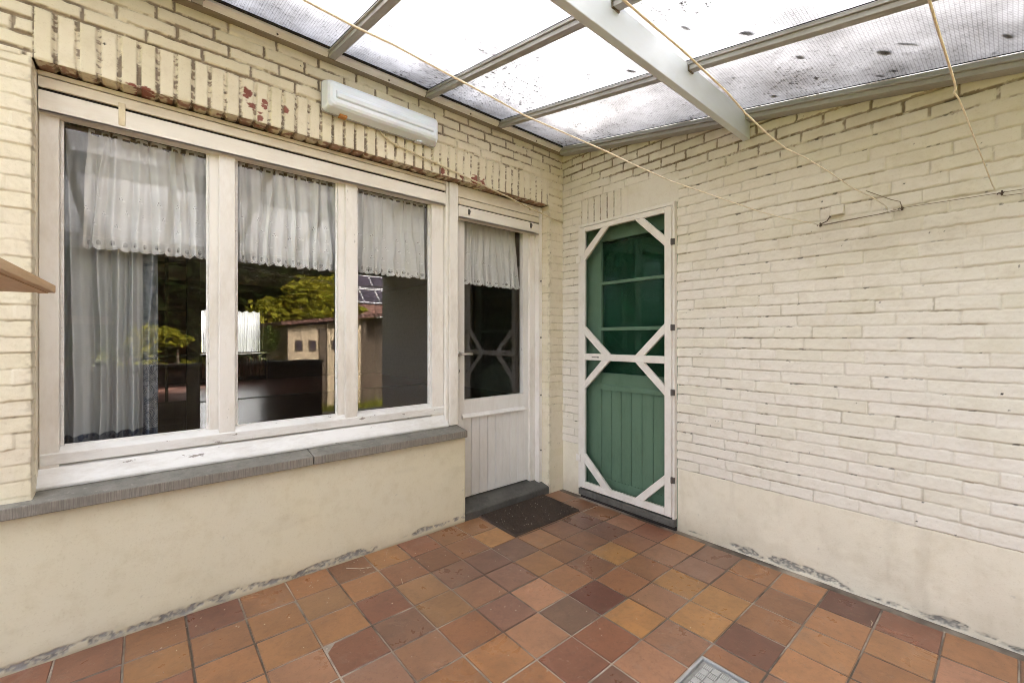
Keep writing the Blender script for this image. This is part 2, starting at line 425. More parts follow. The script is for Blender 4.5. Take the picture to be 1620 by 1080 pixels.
CH = .0592; BL = .1935
def bond(s, z, z0, seed, ch=CH, bl=BL):
    """running bond painted over many times: returns distance to bed joint, to head joint, brick id randoms"""
    s = s + .0035*(fbm(s*14, z*14, seed, 3)-.5)*2
    z = z + .004*(fbm(s*2.2, z*1.3, seed+5, 3)-.5)*2 + .0022*(fbm(s*30, z*30, seed+9, 2)-.5)*2
    r = np.floor((z-z0)/ch)
    off = (r % 2)*.5 + (hsh(r, r*0+3, seed)-.5)*.24
    c0 = s/bl + off
    k = np.floor(c0)
    # joint position jitter per joint
    jl = (hsh(k, r, seed+1)-.5)*.14; jr = (hsh(k+1, r, seed+1)-.5)*.14
    fr = c0-k
    left = fr < jl; right = fr > 1+jr
    k = k - left + right
    jl = (hsh(k, r, seed+1)-.5)*.14; jr = (hsh(k+1, r, seed+1)-.5)*.14
    fr = c0-k
    dl = (fr-jl)*bl; dr = (1+jr-fr)*bl
    fz = (z-z0)/ch-r
    db = fz*ch; dt = (1-fz)*ch
    isl = dl < dr
    hd = np.minimum(dl, dr); hid = hsh(np.where(isl, k, k+1), r, seed+2)
    return np.minimum(db, dt), db < dt, hd, hid, hsh(k, r, seed+3), hsh(k, r, seed+4), hsh(k, r, seed+6), fr-.5, fz-.5
def brick_height(s, z, z0, seed, D, jw, soft, headfill):
    bd, isb, hd, hid, t1, t2, t3, u, w = bond(s, z, z0, seed)
    rag = .0024*(fbm(s*70, z*70, seed+21, 3)-.5)*2
    b = 1-sm(jw, jw+soft, bd+rag)
    b = b*(.42+.58*sm(.34, .60, fbm(s*5, np.floor((z-z0)/CH+.5)*7.3, seed+41, 3)))
    h = 1-sm(jw, jw+soft, hd+rag)
    hs = headfill[0] + (headfill[1]-headfill[0])*hid
    g = np.maximum(b, h*hs)
    cr = (1-sm(0, .016, bd+hd-.006))*.5                # rounded corners
    g = np.maximum(g, cr*np.maximum(hs, .3))
    H = -D*g + (t1-.5)*.0048 + u*(t2-.5)*.006 + w*(-.9+(t3-.5)*1.2)*.0035
    H = H + .0016*(fbm(s*22, z*22, seed+31, 4)-.5)*2 + .0008*(fbm(s*90, z*90, seed+33, 3)-.5)*2
    return H, g, b, h*hs, t2, bd, isb
def spots(s, z, lst):
    m = np.zeros_like(s)
    for (a, b, ra, rb) in lst:
        m = np.maximum(m, 1-((s-a)/ra)**2-((z-b)/rb)**2)
    return m

RSL = .184
def roof_z(y): return 2.70 + RSL*(y-.18)           # underside plane of the rafters

# ================================================================== HOUSE (left wall)
house = thing('brick_house', (-1.5, .3, 0), 'cream painted brick house with wide white timber window and half glazed back door', 'house')
WY = .197
OX0, OX1 = -2.857, -.114            # opening in the wall
ZL = 2.270                          # underside of the soldier course
def house_wall():
    parts = []
    # --- a: above the openings, folded under as the soffit of the soldier course
    S = np.unique(np.concatenate([np.arange(-3.7, -2.96, .012), np.arange(-2.96, .0451, .0038)])); T = np.concatenate([np.arange(-.09, 0, .005), np.arange(0, .535, .0038)])
    s, t = np.meshgrid(S, T); zz = ZL + np.maximum(t, 0)
    ins = (s > OX0) & (s < OX1)
    zs = ZL + .2
    H, g, b, hd, tone, bd, isb = brick_height(s, zz, zs+.003, 11, .0100, .0030, .0060, (.6, 1.))
    # soldier course
    pit = .0605; q = (s-OX0 + .003*(fbm(s*3, zz*9, 77, 3)-.5)*2)/pit; kk = np.floor(q); fq = q-kk
    jj = np.minimum(fq, 1-fq)*pit; kid = hsh(kk, kk*0+5, 41)
    top = np.abs(zz-zs-.004*(fbm(s*4, s*0, 71)-.5)*2); jrag = .0026*(fbm(s*70, (zz+t)*60, 43, 3)-.5)*2
    gs = np.maximum(1-sm(.0042, .009, jj+jrag), (1-sm(.003, .008, top+jrag))*.8)
    Hs = -.010*gs + (kid-.5)*.006 + (fq-.5)*(hsh(kk, kk*0+8, 42)-.5)*.006 + .0016*(fbm(s*25, zz*25, 45, 4)-.5)*2 \
        - .004*(1-sm(0, .006, zz-ZL-.002*kid))*sm(.0, .004, jj)
    sol = ins & (zz < zs)
    H = np.where(sol, Hs, H); g = np.where(sol, gs, g); tone = np.where(sol, kid, tone)
    n1 = fbm(s*9, zz*9, 51, 4); n2 = fbm(s*45, (zz+t)*45, 52, 4)
    # bare mortar: nearly all joints up top on the left, thinning to the right; joints of the soldier course half filled
    up = np.clip(1.30 - .42*np.clip((s+1.2), 0, 2) - .9*(zz < 2.535)*(s > -1.9)*.55, 0, 1.3)
    ex_b = sm(.46, .66, g)*sm(.575, .70, up*.40+.44*n1+.46*(n2-.5)+.10)
    ex_s = sm(.42, .66, g)*sm(.475, .60, n2*.62+n1*.38+.055*(t < .09)+.06*kid-.10*np.clip((s+.8)*1.2, 0, .8)*(t > .09))
    expo = np.where(sol, ex_s, ex_b)
    halo = sm(.12, .42, g)*sm(.50, .64, n2*.6+n1*.4)*.55
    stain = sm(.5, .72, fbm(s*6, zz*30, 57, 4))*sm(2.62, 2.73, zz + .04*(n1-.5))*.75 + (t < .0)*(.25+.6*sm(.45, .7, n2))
    rust = spots(s, zz, [(-1.79, 2.40, .045, .05)])
    dirt_shade = np.clip(np.maximum(halo, stain*.75) + sm(0, .7, rust)*.45*n2, 0, .95)
    fl = spots(s, zz, [(-2.165,2.395,.028,.05),(-2.145,2.345,.035,.03),(-2.11,2.30,.02,.04),(-2.09,2.37,.022,.035),(-2.00,2.37,.022,.035),(-2.55,2.275,.08,.018),(-.93,2.30,.03,.04),(-.83,2.305,.06,.045),(-.76,2.30,.035,.03),(-1.08,2.295,.03,.03)])
    flake = sm(.46, .52, np.clip(fl, 0, 1)*.42 + n2*.55 - .05)*(fl > 0)*(1-.0*g)
    sof = (t < 0)*sm(.56, .62, n2*.5+.5*n1+.1)*.7*ins
    flake = np.maximum(flake, sof)
    hole = np.clip(spots(s, zz, [(-2.66,2.41,.0045,.005),(-2.5,2.38,.004,.004),(-1.93,2.62,.004,.004),(-.62,2.43,.004,.004)])*3, 0, 1)
    H = H - .0014*flake
    # conduit shadow etc are real: nothing else here
    pos = np.stack([s, np.where(t < 0, WY-t, WY), zz], -1)
    nr = np.zeros_like(pos); a = sm(-.006, .006, t); nr[..., 1] = -a; nr[..., 2] = -(1-a)
    ln = np.linalg.norm(nr, axis=-1, keepdims=True); nr /= np.maximum(ln, 1e-6)
    ic = ins[:-1,:-1] & ins[:-1,1:]
    keep = (T[:-1, None] >= -1e-9) | ic
    parts.append(field(S, T, pos, nr, H, dict(expo=expo, flake=flake, dirt_shade=dirt_shade, tone=tone, hole=hole), keep))
    # --- b: left pier and c: right pier (thickly painted, shallow joints), each folded round its reveal
    def pier(x0, x1, z0, z1, fold, seed, smooth_below, stp):
        S = np.arange(0, x1-x0+fold, stp); T = np.arange(z0, z1+.004, .004)
        s, z = np.meshgrid(S, T)
        if fold and x0 < -1:    # reveal on the right-hand end
            X = x0+s; over = np.maximum(X-x1, 0); X = np.minimum(X, x1); ax = 1
            c = x0+s
        else:                   # reveal on the left-hand end
            X = x0-fold+s; over = np.maximum(x0-X, 0); X = np.maximum(X, x0); ax = -1
            c = x0-fold+s
        H, g, b, hd, tone, bd, isb = brick_height(c, z, ZL+.203, seed, .0022, .0012, .0040, (.02, .30))
        fade = sm(smooth_below-.1, smooth_below+.1, z+.05*(fbm(c*8, z*8, seed+3)-.5))
        H = H*fade + (1-fade)*.0012*(fbm(c*7, z*7, seed+4)-.5)
        n1 = fbm(c*10, z*10, seed+1); n2 = fbm(c*50, z*50, seed+2)
        expo = sm(.7, .9, g)*sm(.66, .76, n2*.5+n1*.5)*fade*.5
        dirt_shade = np.clip(sm(.35, .8, b)*sm(.45, .62, n1)*.32*fade, 0, 1)
        hole = sm(.86, .89, n2)*.8
        edge = np.exp(-((c-(x1 if ax > 0 else x0))/.02)**2)
        dirt_shade = np.maximum(dirt_shade, edge*sm(.5, .7, n2)*.4)
        pos = np.stack([X, WY+over, z], -1); nr = np.zeros_like(pos)
        a = 1-sm(0, .006, over) if True else 1
        nr[..., 1] = -a; nr[..., 0] = ax*(1-a)
        nr /= np.maximum(np.linalg.norm(nr, axis=-1, keepdims=True), 1e-6)
        return field(S, T, pos, nr, H, dict(expo=expo, flake=expo*0, dirt_shade=dirt_shade, tone=tone, hole=hole), np.ones((len(T)-1, len(S)-1), bool))
    parts.append(pier(-3.7, OX0, .598, ZL, .075, 61, .2, .0045))
    parts.append(pier(OX1, .045, .0, ZL, .085, 67, .62, .0045))
    return np_mesh('brick_wall', parts, M['brick_l'], house)
house_wall()

def plinth_l():
    S = np.arange(-3.7, -.911+.03, .006); T = np.arange(0, .579, .0045)
    s, z = np.meshgrid(S, T)
    n1 = fbm(s*5, z*5, 81); n2 = fbm(s*40, z*40, 82, 4); n3 = fbm(s*12, z*26, 83, 5)
    band = .024 + .045*(fbm(s*2.1, s*0, 84, 3)-.42)            # ragged height of the bare cement at the foot
    amt = .72*sm(-3.1, -2.7, s)*(1-.75*sm(-1.62, -1.45, s)) + .25
    ex = sm(.0, .010, band*amt*1.05 - np.abs(z-.016-.45*band-.03*(fbm(s*9,s*0,88,3)-.5)) + .045*(n3-.5))*sm(.47, .54, n2*.5+n3*.5+.02)
    ex = ex*(.35+.65*sm(.38, .56, fbm(s*85, z*110, 87, 3)))
    H = .004*(n1-.5) + .0009*(n2-.5) - .004*ex
    cx = np.minimum(s, -.911); over = s-cx
    pos = np.stack([cx, WY+over, z], -1); nr = np.zeros_like(pos); a = 1-sm(0, .008, over); nr[...,1] = -a; nr[...,0] = (1-a)
    nr /= np.maximum(np.linalg.norm(nr, axis=-1, keepdims=True), 1e-6)
    chips = sm(.86, .89, fbm(s*42, z*42, 85, 3))*.6
    dirt_shade = np.clip(sm(.6, .85, fbm(s*3, z*14, 86))*.08 + .35*sm(.02, .0, z) + .30*sm(-.05, .06, .05-z+.04*(n1-.5)) , 0, 1)
    return np_mesh('render_plinth', [field(S, T, pos, nr, H, dict(expo=np.maximum(ex, chips*.5), flake=ex*0, dirt_shade=dirt_shade, tone=n1*0+.3, hole=ex*0), np.ones((len(T)-1, len(S)-1), bool))], M['render_l'], house)
plinth_l()

# stone window sill (two stones)
b = MB(); pf = [(.155,.573),(.155,.617),(.305,.641),(.305,.575)]
b.prism(pf, 'x', -3.7, -1.879); b.prism(pf, 'x', -1.876, -.921)
b.build('window_sill', M['sill'], house, .004)
# doorstep
b = MB(); b.prism([(.203,-.01),(.200,.052),(.212,.058),(.41,.100),(.41,-.01)], 'x', -.908, -.088); b.build('doorstep', M['step'], house, .006)

# --- window
win = MB()
win.box(-2.853,-2.797, .300,.37, .70,2.2)                          # left stile
win.box(-1.104,-1.014, .302,.37, .70,2.2)                          # right stile
win.box(-2.86,-1.008, .31,.37, 2.150,2.21)                         # head
win_o = win.build('window', M['white'], house, .004)
for x0, x1, r0, r1 in ((-2.303,-2.196,-2.266,-2.199), (-1.701,-1.593,-1.665,-1.597)):
    m = MB(); m.box(x0, x1, .319,.37, .74,2.2); m.box(r0, r1, .299,.325, .762,2.2); m.build('mullion', M['white'], win_o, .004)
m = MB(); m.prism([(.296,.722),(.294,.765),(.322,.789),(.37,.789),(.37,.722)], 'x', -2.85, -1.01); m.build('bottom_rail', M['white_old'], win_o, .003)
m = MB(); m.prism([(.262,.636),(.258,.648),(.263,.659),(.297,.7105),(.335,.7185),(.335,.636)], 'x', -2.869, -1.0); m.build('timber_sill', M['white_old'], win_o, .003)
for x0, x1 in ((-2.797,-2.303),(-2.196,-1.701),(-1.593,-1.104)):
    m = MB(); m.add([(x0,.338,.78),(x1,.338,.78),(x1,.338,2.155),(x0,.338,2.155)], [(0,1,2,3)]); m.build('glass_pane', M['glass'], win_o)
    m = MB()
    for a, c in ((x0, x0+.011), (x1-.011, x1)): m.box(a, c, .327,.337, .79,2.15)
    m.box(x0+.011, x1-.011, .327,.337, .783,.795); m.build('glazing_bead', M['white_old'], win_o, .002)
# guide rail beside the stile
m = MB(); m.box(-2.868,-2.8535, .262,.34, .645,2.262); m.build('shutter_guide', M['shutter'], win_o, .002)
# roller shutter boxes
def shutter(x0, x1, zs, name='shutter_box'):
    m = MB(); m.box(x0, x1, .276,.34, zs[4], ZL-.002); o = m.build(name, M['shutter'], house, .002)
    m = MB(); m.box(x0+.001, x1-.001, .288,.35, zs[0]+.004, zs[4]+.02); m.build('shadow_gap', M['dark'], o)
    m = MB(); m.box(x0+.001, x1-.001, .2725,.285, zs[0], zs[1]); m.box(x0+.001, x1-.001, .2725,.335, zs[0], zs[0]+.012); m.build('front_panel', M['shutter_w'], o, .003)
    m = MB(); m.box(x0+.001, x1-.001, .274,.287, zs[2], zs[3]); m.build('slat', M['shutter'], o, .003)
    return o
sb = shutter(-2.853, -1.014, (2.107, 2.1915, 2.2035, 2.2455, 2.2495))
m = MB(); u = on_y(193, 182, .271); m.box(u[0]-.011, u[0]+.011, .2700,.2722, u[2]-.045, u[2]+.05); m.build('strap_end', M['cable'], sb, .001)
sb2 = shutter(-.917, -.152, (2.048, 2.1315, 2.139, 2.184, 2.188))
for hx, hz in ((-.83,2.098),(-.244,2.104)):
    m = MB(); m.box(hx-.006, hx+.006, .262,.2722, hz-.018, hz+.016); m.tube([(hx, .268, hz+.014), (hx+.002, .256, hz+.002), (hx, .262, hz-.016)], .0035, 6); m.build('hook', M['metal_d'], sb2, .001)
# post between window and door, right-hand guide
m = MB(); m.box(-.990,-.922, .264,.42, .640,ZL-.001); m.box(-1.0125,-.9915, .275,.38, .655,ZL-.001); m.box(-.9245,-.906, .280,.42, .06,.66); m.build('door_post', M['white'], house, .004)
m = MB(); m.box(-.149,-.1145, .277,.36, .075,ZL-.001); m.box(-.205,-.1485, .322,.40, .085,2.2); m.build('door_jamb', M['white'], house, .003)
for zz in (1.68, 1.23, .77, .33):
    m = MB(); m.tube([(-.131,.2775,zz),(-.131,.270,zz)], .006, 8); m.build('jamb_screw', M['metal_d'], house)
# --- door
door = MB()
door.box(-.9,-.819, .341,.385, .098,2.2); door.box(-.262,-.138, .341,.385, .098,2.2); door.box(-.82,-.261, .3415,.385, .660,.788); door.box(-.82,-.261, .3415,.385, 2.1,2.2)
door_o = door.build('door', M['door_white'], house, .003)
m = MB(); xs = [-.898]
w = .0723
for i in range(10):
    m.box(-.831+ (i-1)*w+.0012, -.831+i*w-.0012, .3395,.36, .0985,.662) if -.831+i*w < -.135 else None
m.build('boarding', M['door_white'], door_o, .004)
m = MB(); m.prism([(.3395,.655),(.320,.657),(.318,.668),(.3395,.690)], 'x', -.845, -.252); m.build('weather_bar', M['door_white'], door_o, .002)
m = MB(); m.add([(-.819,.362,.788),(-.262,.362,.788),(-.262,.362,2.11),(-.819,.362,2.11)], [(0,1,2,3)]); m.build('glass_pane', M['glass'], door_o)
m = MB(); m.tube([(-.868,.341,1.114),(-.868,.300,1.114)], .009, 10); m.tube([(-.874,.303,1.114),(-.86,.298,1.1145),(-.82,.297,1.1145),(-.782,.297,1.113)], [.008,.009,.0085,.0085], 10); m.tube([(-.868,.3405,1.114),(-.868,.333,1.114)], .017, 14); m.build('handle', M['steel'], door_o, 0, True)
m = MB(); m.prism([(-.868+.012*math.cos(q)*.8, .995+.02*math.sin(q)) for q in [i*math.pi/6 for i in range(12)]], 'y', .334, .3409); m.build('lock_plate', M['steel'], door_o, .002)
m = MB(); m.tube([(-.868,.336,.999),(-.868,.333,.999)], .0045, 8); m.box(-.8695,-.8665,.3332,.336,.985,.997); m.build('keyhole', M['dark'], door_o)

# --- interior and the rest of the house
RX0, RX1, RY1, FZ, CZ = -3.6, 3.0, 11.0, .12, 2.62
m = MB(); m.box(RX0, RX1, .41, 7.0, FZ-.08, FZ); m.build('interior_floor', M['floorwood'], house)
m = MB(); m.box(RX0, RX1, 7.0, RY1, FZ-.08, FZ-.004); m.build('back_room_floor', M['floorred'], house)
m = MB(); m.box(RX0, RX1, 6.94, 7.06, FZ-.02, FZ+.012); m.build('threshold', M['brownwood'], house)
m = MB(); m.box(RX0-.1, RX1+.1, .38, RY1+.1, CZ, CZ+.1)
m.box(RX0-.12, RX0, .38, RY1, 0, CZ); m.box(RX1, RX1+.12, .38, RY1, 0, CZ)
wx0, wx1, wz0, wz1 = -1.5, -.12, .82, 2.02
m.box(RX0, wx0, RY1, RY1+.15, 0, CZ); m.box(wx1, RX1, RY1, RY1+.15, 0, CZ); m.box(wx0, wx1, RY1, RY1+.15, 0, wz0); m.box(wx0, wx1, RY1, RY1+.15, wz1, CZ)
m.box(RX0, -3.0, .40, .55, 0, CZ); m.box(RX0, RX1, .40, .50, 2.35, CZ); m.box(-.10, RX1, .40, .55, 0, CZ); m.box(RX0, -.93, .40, .46, 0, .62)
m.build('interior_wall', M['interior'], house)
m = MB()
for x in (wx0+.02, (wx0+wx1)/2, wx1-.02): m.box(x-.03, x+.03, RY1+.03, RY1+.09, wz0, wz1)
m.box(wx0, wx1, RY1+.031, RY1+.089, wz0, wz0+.05); m.box(wx0, wx1, RY1+.031, RY1+.089, wz1-.05, wz1); rw = m.build('rear_window', M['brownwood'], house)
m = MB(); m.add([(wx0,RY1+.06,wz0),(wx1,RY1+.06,wz0),(wx1,RY1+.06,wz1),(wx0,RY1+.06,wz1)], [(0,1,2,3)]); m.build('glass_pane', M['glass'], rw)
m = MB(); m.box(wx0-.1, wx1+.15, RY1-.22, RY1-.001, wz0-.05, wz0); m.build('rear_sill', M['brownwood'], rw)
# glazed inner door leaf standing open behind the curtain
m = MB(); y0 = 1.98
for x0, x1, z0, z1 in ((-2.62,-2.54,FZ,2.25),(-2.29,-2.205,FZ,2.25),(-2.54,-2.29,2.12,2.25),(-2.54,-2.29,.62,.74),(-2.54,-2.29,FZ,.27)): m.box(x0, x1, y0, y0+.045, z0, z1)
il = m.build('inner_door', M['brownwood'], house, .004)
m = MB(); m.box(-2.54,-2.29, y0+.015,y0+.03, .27,.62)
m.box(-2.50,-2.31, y0+.008,y0+.016, .32,.57); m.build('door_panel', M['brownwood'], il, .004)
m = MB(); m.box(-2.42,-2.40, y0+.01,y0+.035, .74,2.12)
for z in (1.08, 1.43, 1.78): m.box(-2.54,-2.29, y0+.011,y0+.034, z, z+.02)
m.build('glazing_bar', M['brownwood'], il)
# storeys above and roof
m = MB(); m.box(-7, 5.5, .2, .5, 2.84, 2.93); m.box(-7,-3.65, .2, .5, -.4, 2.84); m.box(-7,-6.7, .5, 11.2, -.4, 2.93); m.box(5.2,5.5, .5, 11.2, -.4, 2.93)
m.box(-6.7,5.2, 11.16,11.4, 2.7, 2.93); m.build('upper_wall', M['upper'], house)
m = MB(); m.box(-7, .05, .21, .45, 2.60, 2.84); m.build('lintel_backing', M['concrete'], house)
m = MB(); m.prism([(.13,2.98),(5.8,5.6),(11.7,2.98),(11.7,2.92),(5.8,5.5),(.13,2.92)], 'x', -7.3, 5.8); m.build('roof', M['roof_tile'], house)

# ================================================================== ANNEX (right wall)
annex = thing('brick_annex', (1.5, -1.4, 0), 'cream painted brick side wing with green door behind a white screen door', 'annex')
WX = .04
def annex_wall():
    S = np.concatenate([np.arange(-.205, 2.36, .0038), np.arange(2.36, 3.01, .005)]); T = np.arange(.395, 2.80, .0038)
    s, z = np.meshgrid(S, T)
    zr = roof_z(-s)
    near = sm(.34, .10, zr - z + .10*(fbm(s*3, z*3, 91)-.5) + .22*np.clip(s-.9, 0, 1)*.45)      # bare joints gather under the roof
    D = .0048 + .0034*near
    H, g, b, hd, tone, bd, isb = brick_height(s, z, .395, 23, D, .0018+.0016*near, .0042, (.30, 1.0))
    H0 = .0022*(fbm(s*9, z*9, 29)-.5)
    sol = (s > -.005) & (s < .80) & (z > 2.095) & (z < 2.29)
    q = s/.0605; kk = np.floor(q); jj = np.minimum(q-kk, 1-q+kk)*.0605; kid = hsh(kk, kk*0+2, 95)
    fadej = 1-sm(.22, .52, s)
    gs = (1-sm(.003, .008, jj+.0022*(fbm(s*70, z*50, 96, 3)-.5)*2))*fadej
    H = np.where(sol, H0-.006*gs+(kid-.5)*.003*fadej, H); g = np.where(sol, gs, g); b = np.where(sol, 0, b)
    n1 = fbm(s*8, z*8, 97, 4); n2 = fbm(s*48, z*48, 98, 4)
    n3 = fbm(s*7, z*40, 99, 4)
    ring = sm(.18, .34, g)*(1-sm(.50, .74, g))                    # paint cracked along the brick edges
    full = sm(.45, .7, g)*sm(.56, .70, near*.42+n1*.38+n2*.30)
    expo = np.maximum(np.maximum(ring*sm(.50, .62, near*.50+n1*.28+n2*.30)*.85, full), sm(.4, .7, g)*sol*sm(.50, .6, n2*.6+n1*.4)*fadej)
    # thin cracks along the lower bed joints, darkened to paint in shadow lines
    crack_shade = sm(.80, .98, b)*sm(.50, .64, n3*.65+n2*.35)*(1-near)
    dirt_shade = np.clip(crack_shade*.72 + sm(.15, .45, g)*sm(.5, .65, n2)*near*.5, 0, .9)
    dirt_shade = np.maximum(dirt_shade, sm(.30, .9, g)*(.11+.30*sm(.40, .66, n1)))  # joint grime, deepened to paint in the shading of the relief
    warm = np.exp(-((s-1.75)/.55)**2-((z-1.70)/.13)**2)*.22*sm(.3, .7, n1+.2)
    dirt_shade = np.maximum(dirt_shade, warm)
    dirt_shade = np.maximum(dirt_shade, near*.20*sm(.4, .7, n1))
    fl = np.zeros_like(s); flake = sm(.5, .55, n2)*np.clip(spots(s, z, [(.03,2.63,.03,.02),(1.27,2.43,.02,.015)]), 0, 1)
    px = [(1560,262),(1430,291),(1300,319),(1494,366),(1332,389),(1625,412),(1392,478),(1355,638),(1245,731),(1124,673),(1596,649),(1135,726),(1205,689),(1460,795),(1512,846),(1450,824),(1108,560),(1281,716),(1585,623)]
    hl = np.zeros_like(s)
    for u_, v_ in px:
        p = on_x(u_, v_, WX); r_ = .0022 + .0012*rng.random()
        hl = np.maximum(hl, 1-((s+p[1])/(r_*(1+rng.random())))**2-((z-p[2])/r_)**2)
    hole = np.clip(hl*3, 0, 1); hole = np.maximum(hole, sm(.90, .92, fbm(s*60, z*60, 101, 3))*.8); hole = np.maximum(hole, sm(.3, .6, b)*sm(.735, .765, fbm(s*26, z*70, 103, 3))*.7)
    H = H-.002*hole
    pos = np.stack([s*0+WX, -s, z], -1); nr = np.zeros_like(pos); nr[..., 0] = -1
    cs = (S[:-1]+S[1:])/2; ct = (T[:-1]+T[1:])/2
    keep = ~((cs[None, :] > .0) & (cs[None, :] < .786) & (ct[:, None] < 2.084))
    return np_mesh('brick_wall', [field(S, T, pos, nr, H, dict(expo=expo, flake=flake, dirt_shade=dirt_shade, tone=tone, hole=hole), keep)], M['brick_r'], annex)
annex_wall()
def plinth_r():
    parts = []
    for a, e in ((-.205, .004), (.790, 3.0)):
        S = np.arange(a, e, .006); S = np.append(S, e); T = np.arange(0, .403, .0045)
        s, z = np.meshgrid(S, T)
        n1 = fbm(s*5, z*5, 111); n2 = fbm(s*40, z*40, 112, 4); n3 = fbm(s*10, z*26, 113, 5)
        band = .014 + .034*(fbm(s*1.7, s*0, 114, 3)-.45); amt = sm(.95, 1.25, s)*(1.05-.0*s)+.12
        ex = sm(.0, .010, band*amt*1.0 - np.abs(z-.016-.35*band-.03*(fbm(s*9,s*0,118,3)-.5)) + .04*(n3-.5))*sm(.44, .52, n2*.5+n3*.5+.03)
        ex = ex*(.35+.65*sm(.38, .56, fbm(s*85, z*110, 117, 3)))
        H = -.004 + .005*(n1-.5) + .0009*(n2-.5) - .005*ex
        H = H - .006*sm(.390, .402, z)
        dirt_shade = np.clip(.35*sm(.16, .0, z+.14*(n1-.5))*sm(1.4, .8, s)+.15*sm(.35, .0, z-.05*n1)*sm(.4, .62, n1)+sm(.58, .8, fbm(s*16, z*3, 116))*.12, 0, 1)
        chips = sm(.85, .88, fbm(s*42, z*42, 115, 3))*.6
        pos = np.stack([s*0+WX, -s, z], -1); nr = np.zeros_like(pos); nr[..., 0] = -1
        parts.append(field(S, T, pos, nr, H, dict(expo=np.maximum(ex, chips*.5), flake=ex*0, dirt_shade=dirt_shade, tone=n1*0+.3, hole=ex*0), np.ones((len(T)-1, len(S)-1), bool)))
    return np_mesh('render_plinth', parts, M['render_r'], annex)
plinth_r()
m = MB(); m.box(.05, 3.6, -3.0, -2.7, -.4, 3.45); m.box(.045, .3, -3.0, .12, 2.79, 3.45); m.box(3.3, 3.6, -2.7, .12, -.4, 3.45); m.box(.2, 3.3, -2.7, .2, 2.3, 2.4)
m.build('upper_wall', M['upper'], annex)
m = MB(); m.box(.03, 3.7, -3.1, .12, 3.45, 3.54); m.build('roof', M['roof_tile'], annex)
# door opening lining
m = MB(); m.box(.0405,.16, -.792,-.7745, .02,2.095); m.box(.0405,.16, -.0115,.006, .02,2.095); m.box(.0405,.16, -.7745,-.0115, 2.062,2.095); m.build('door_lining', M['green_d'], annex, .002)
m = MB(); m.box(.009,.041, -.7895,-.7745, .075,2.093); m.box(.009,.041, -.0105,.004, .075,2.093); m.box(.009,.041, -.7745,-.0105, 2.0725,2.093); m.build('door_frame', M['screen_w'], annex, .002)
m = MB(); m.box(.004,.2, -.79,-.40, .026,.0735); m.box(.005,.2, -.398,.0, .026,.0735); m.build('doorstep', M['step'], annex, .004)
m = MB(); m.box(.030,.2, -.789,-.001, -.01,.0265); m.build('step_recess', M['dark'], annex)  # near-black fill paints in the shade below the doorstep
# green door
m = MB(); GX = .100
m.box(GX,.14, -.145,-.0125, .09,2.06); m.box(GX,.14, -.7735,-.665, .09,2.06); m.box(GX+.0005,.14, -.665,-.145, 1.955,2.06); m.box(GX+.0005,.14, -.665,-.145, .882,.963); m.box(GX+.0005,.14, -.665,-.145, .09,.17)
gd = m.build('green_door', M['green'], annex, .003)
m = MB()
for i in range(6):
    a = -.145-i*.0868; m.box(GX+.008,.13, a-.0868+.0015, a-.0015, .165,.886)
m.build('door_panel', M['green'], gd, .004)
m = MB(); m.prism([(GX-.012,.838),(GX-.012,.868),(GX+.001,.884),(GX+.001,.838)], 'y', -.70, -.118); m.build('moulding', M['green'], gd, .002)
for z0, z1 in ((1.627,1.651),(1.281,1.307)):
    m = MB(); m.box(GX+.001,.135, -.665,-.145, z0, z1); m.build('glazing_bar', M['green'], gd, .003)
m = MB(); m.add([(.12,-.145,.96),(.12,-.665,.96),(.12,-.665,1.96),(.12,-.145,1.96)], [(0,1,2,3)]); m.build('glass_pane', M['glass_g'], gd)
m = MB(); m.tube([(GX,-.10,.99),(GX-.012,-.10,.99)], .012, 10); m.build('knob', M['metal_d'], gd)
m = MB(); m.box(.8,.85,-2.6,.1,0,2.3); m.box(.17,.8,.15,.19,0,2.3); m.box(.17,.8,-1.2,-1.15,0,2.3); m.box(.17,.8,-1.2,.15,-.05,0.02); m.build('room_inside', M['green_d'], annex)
M['blind'] = paint('green_blind', (.012,.115,.062), (.006,.06,.032), .6, .8, 3)
m = MB(); m.box(.165,.169, -.72,-.09, .93,1.945); m.build('blind', M['blind'], gd)
# screen door
m = MB(); SX0, SX1 = 0., .024
m.box(SX0,SX1, -.0655,-.013, .086,2.0665); m.box(SX0,SX1, -.7718,-.7245, .086,2.0665)
m.box(SX0+.0005,SX1, -.7245,-.0655, 2.031,2.0665); m.box(SX0+.0005,SX1, -.7245,-.0655, .086,.1345); m.box(SX0+.0005,SX1, -.7245,-.0655, 1.0605,1.109)
sd = m.build('screen_door', M['screen_w'], annex, .003)
for pl in ([(-.222,2.0312),(-.284,2.0312),(-.0653,1.812),(-.0653,1.887)], [(-.503,2.0312),(-.568,2.0312),(-.7247,1.884),(-.7247,1.818)],
           [(-.0653,1.318),(-.0653,1.248),(-.222,1.1088),(-.297,1.1088)], [(-.7247,1.320),(-.7247,1.255),(-.575,1.1088),(-.507,1.1088)],
           [(-.222,1.0607),(-.295,1.0607),(-.0653,.838),(-.0653,.902)], [(-.507,1.0607),(-.575,1.0607),(-.7247,.920),(-.7247,.856)],
           [(-.0653,.350),(-.0653,.275),(-.222,.1343),(-.302,.1343)], [(-.7247,.346),(-.7247,.283),(-.573,.1343),(-.504,.1343)]):
    m = MB(); m.prism(pl, 'x', .0012, .0215); m.build('brace', M['screen_w'], sd, .0025)
m = MB(); m.add([(.0228,-.06,.12),(.0228,-.73,.12),(.0228,-.73,2.04),(.0228,-.06,2.04)], [(0,1,2,3)]); m.build('fly_mesh', M['screen'], sd)
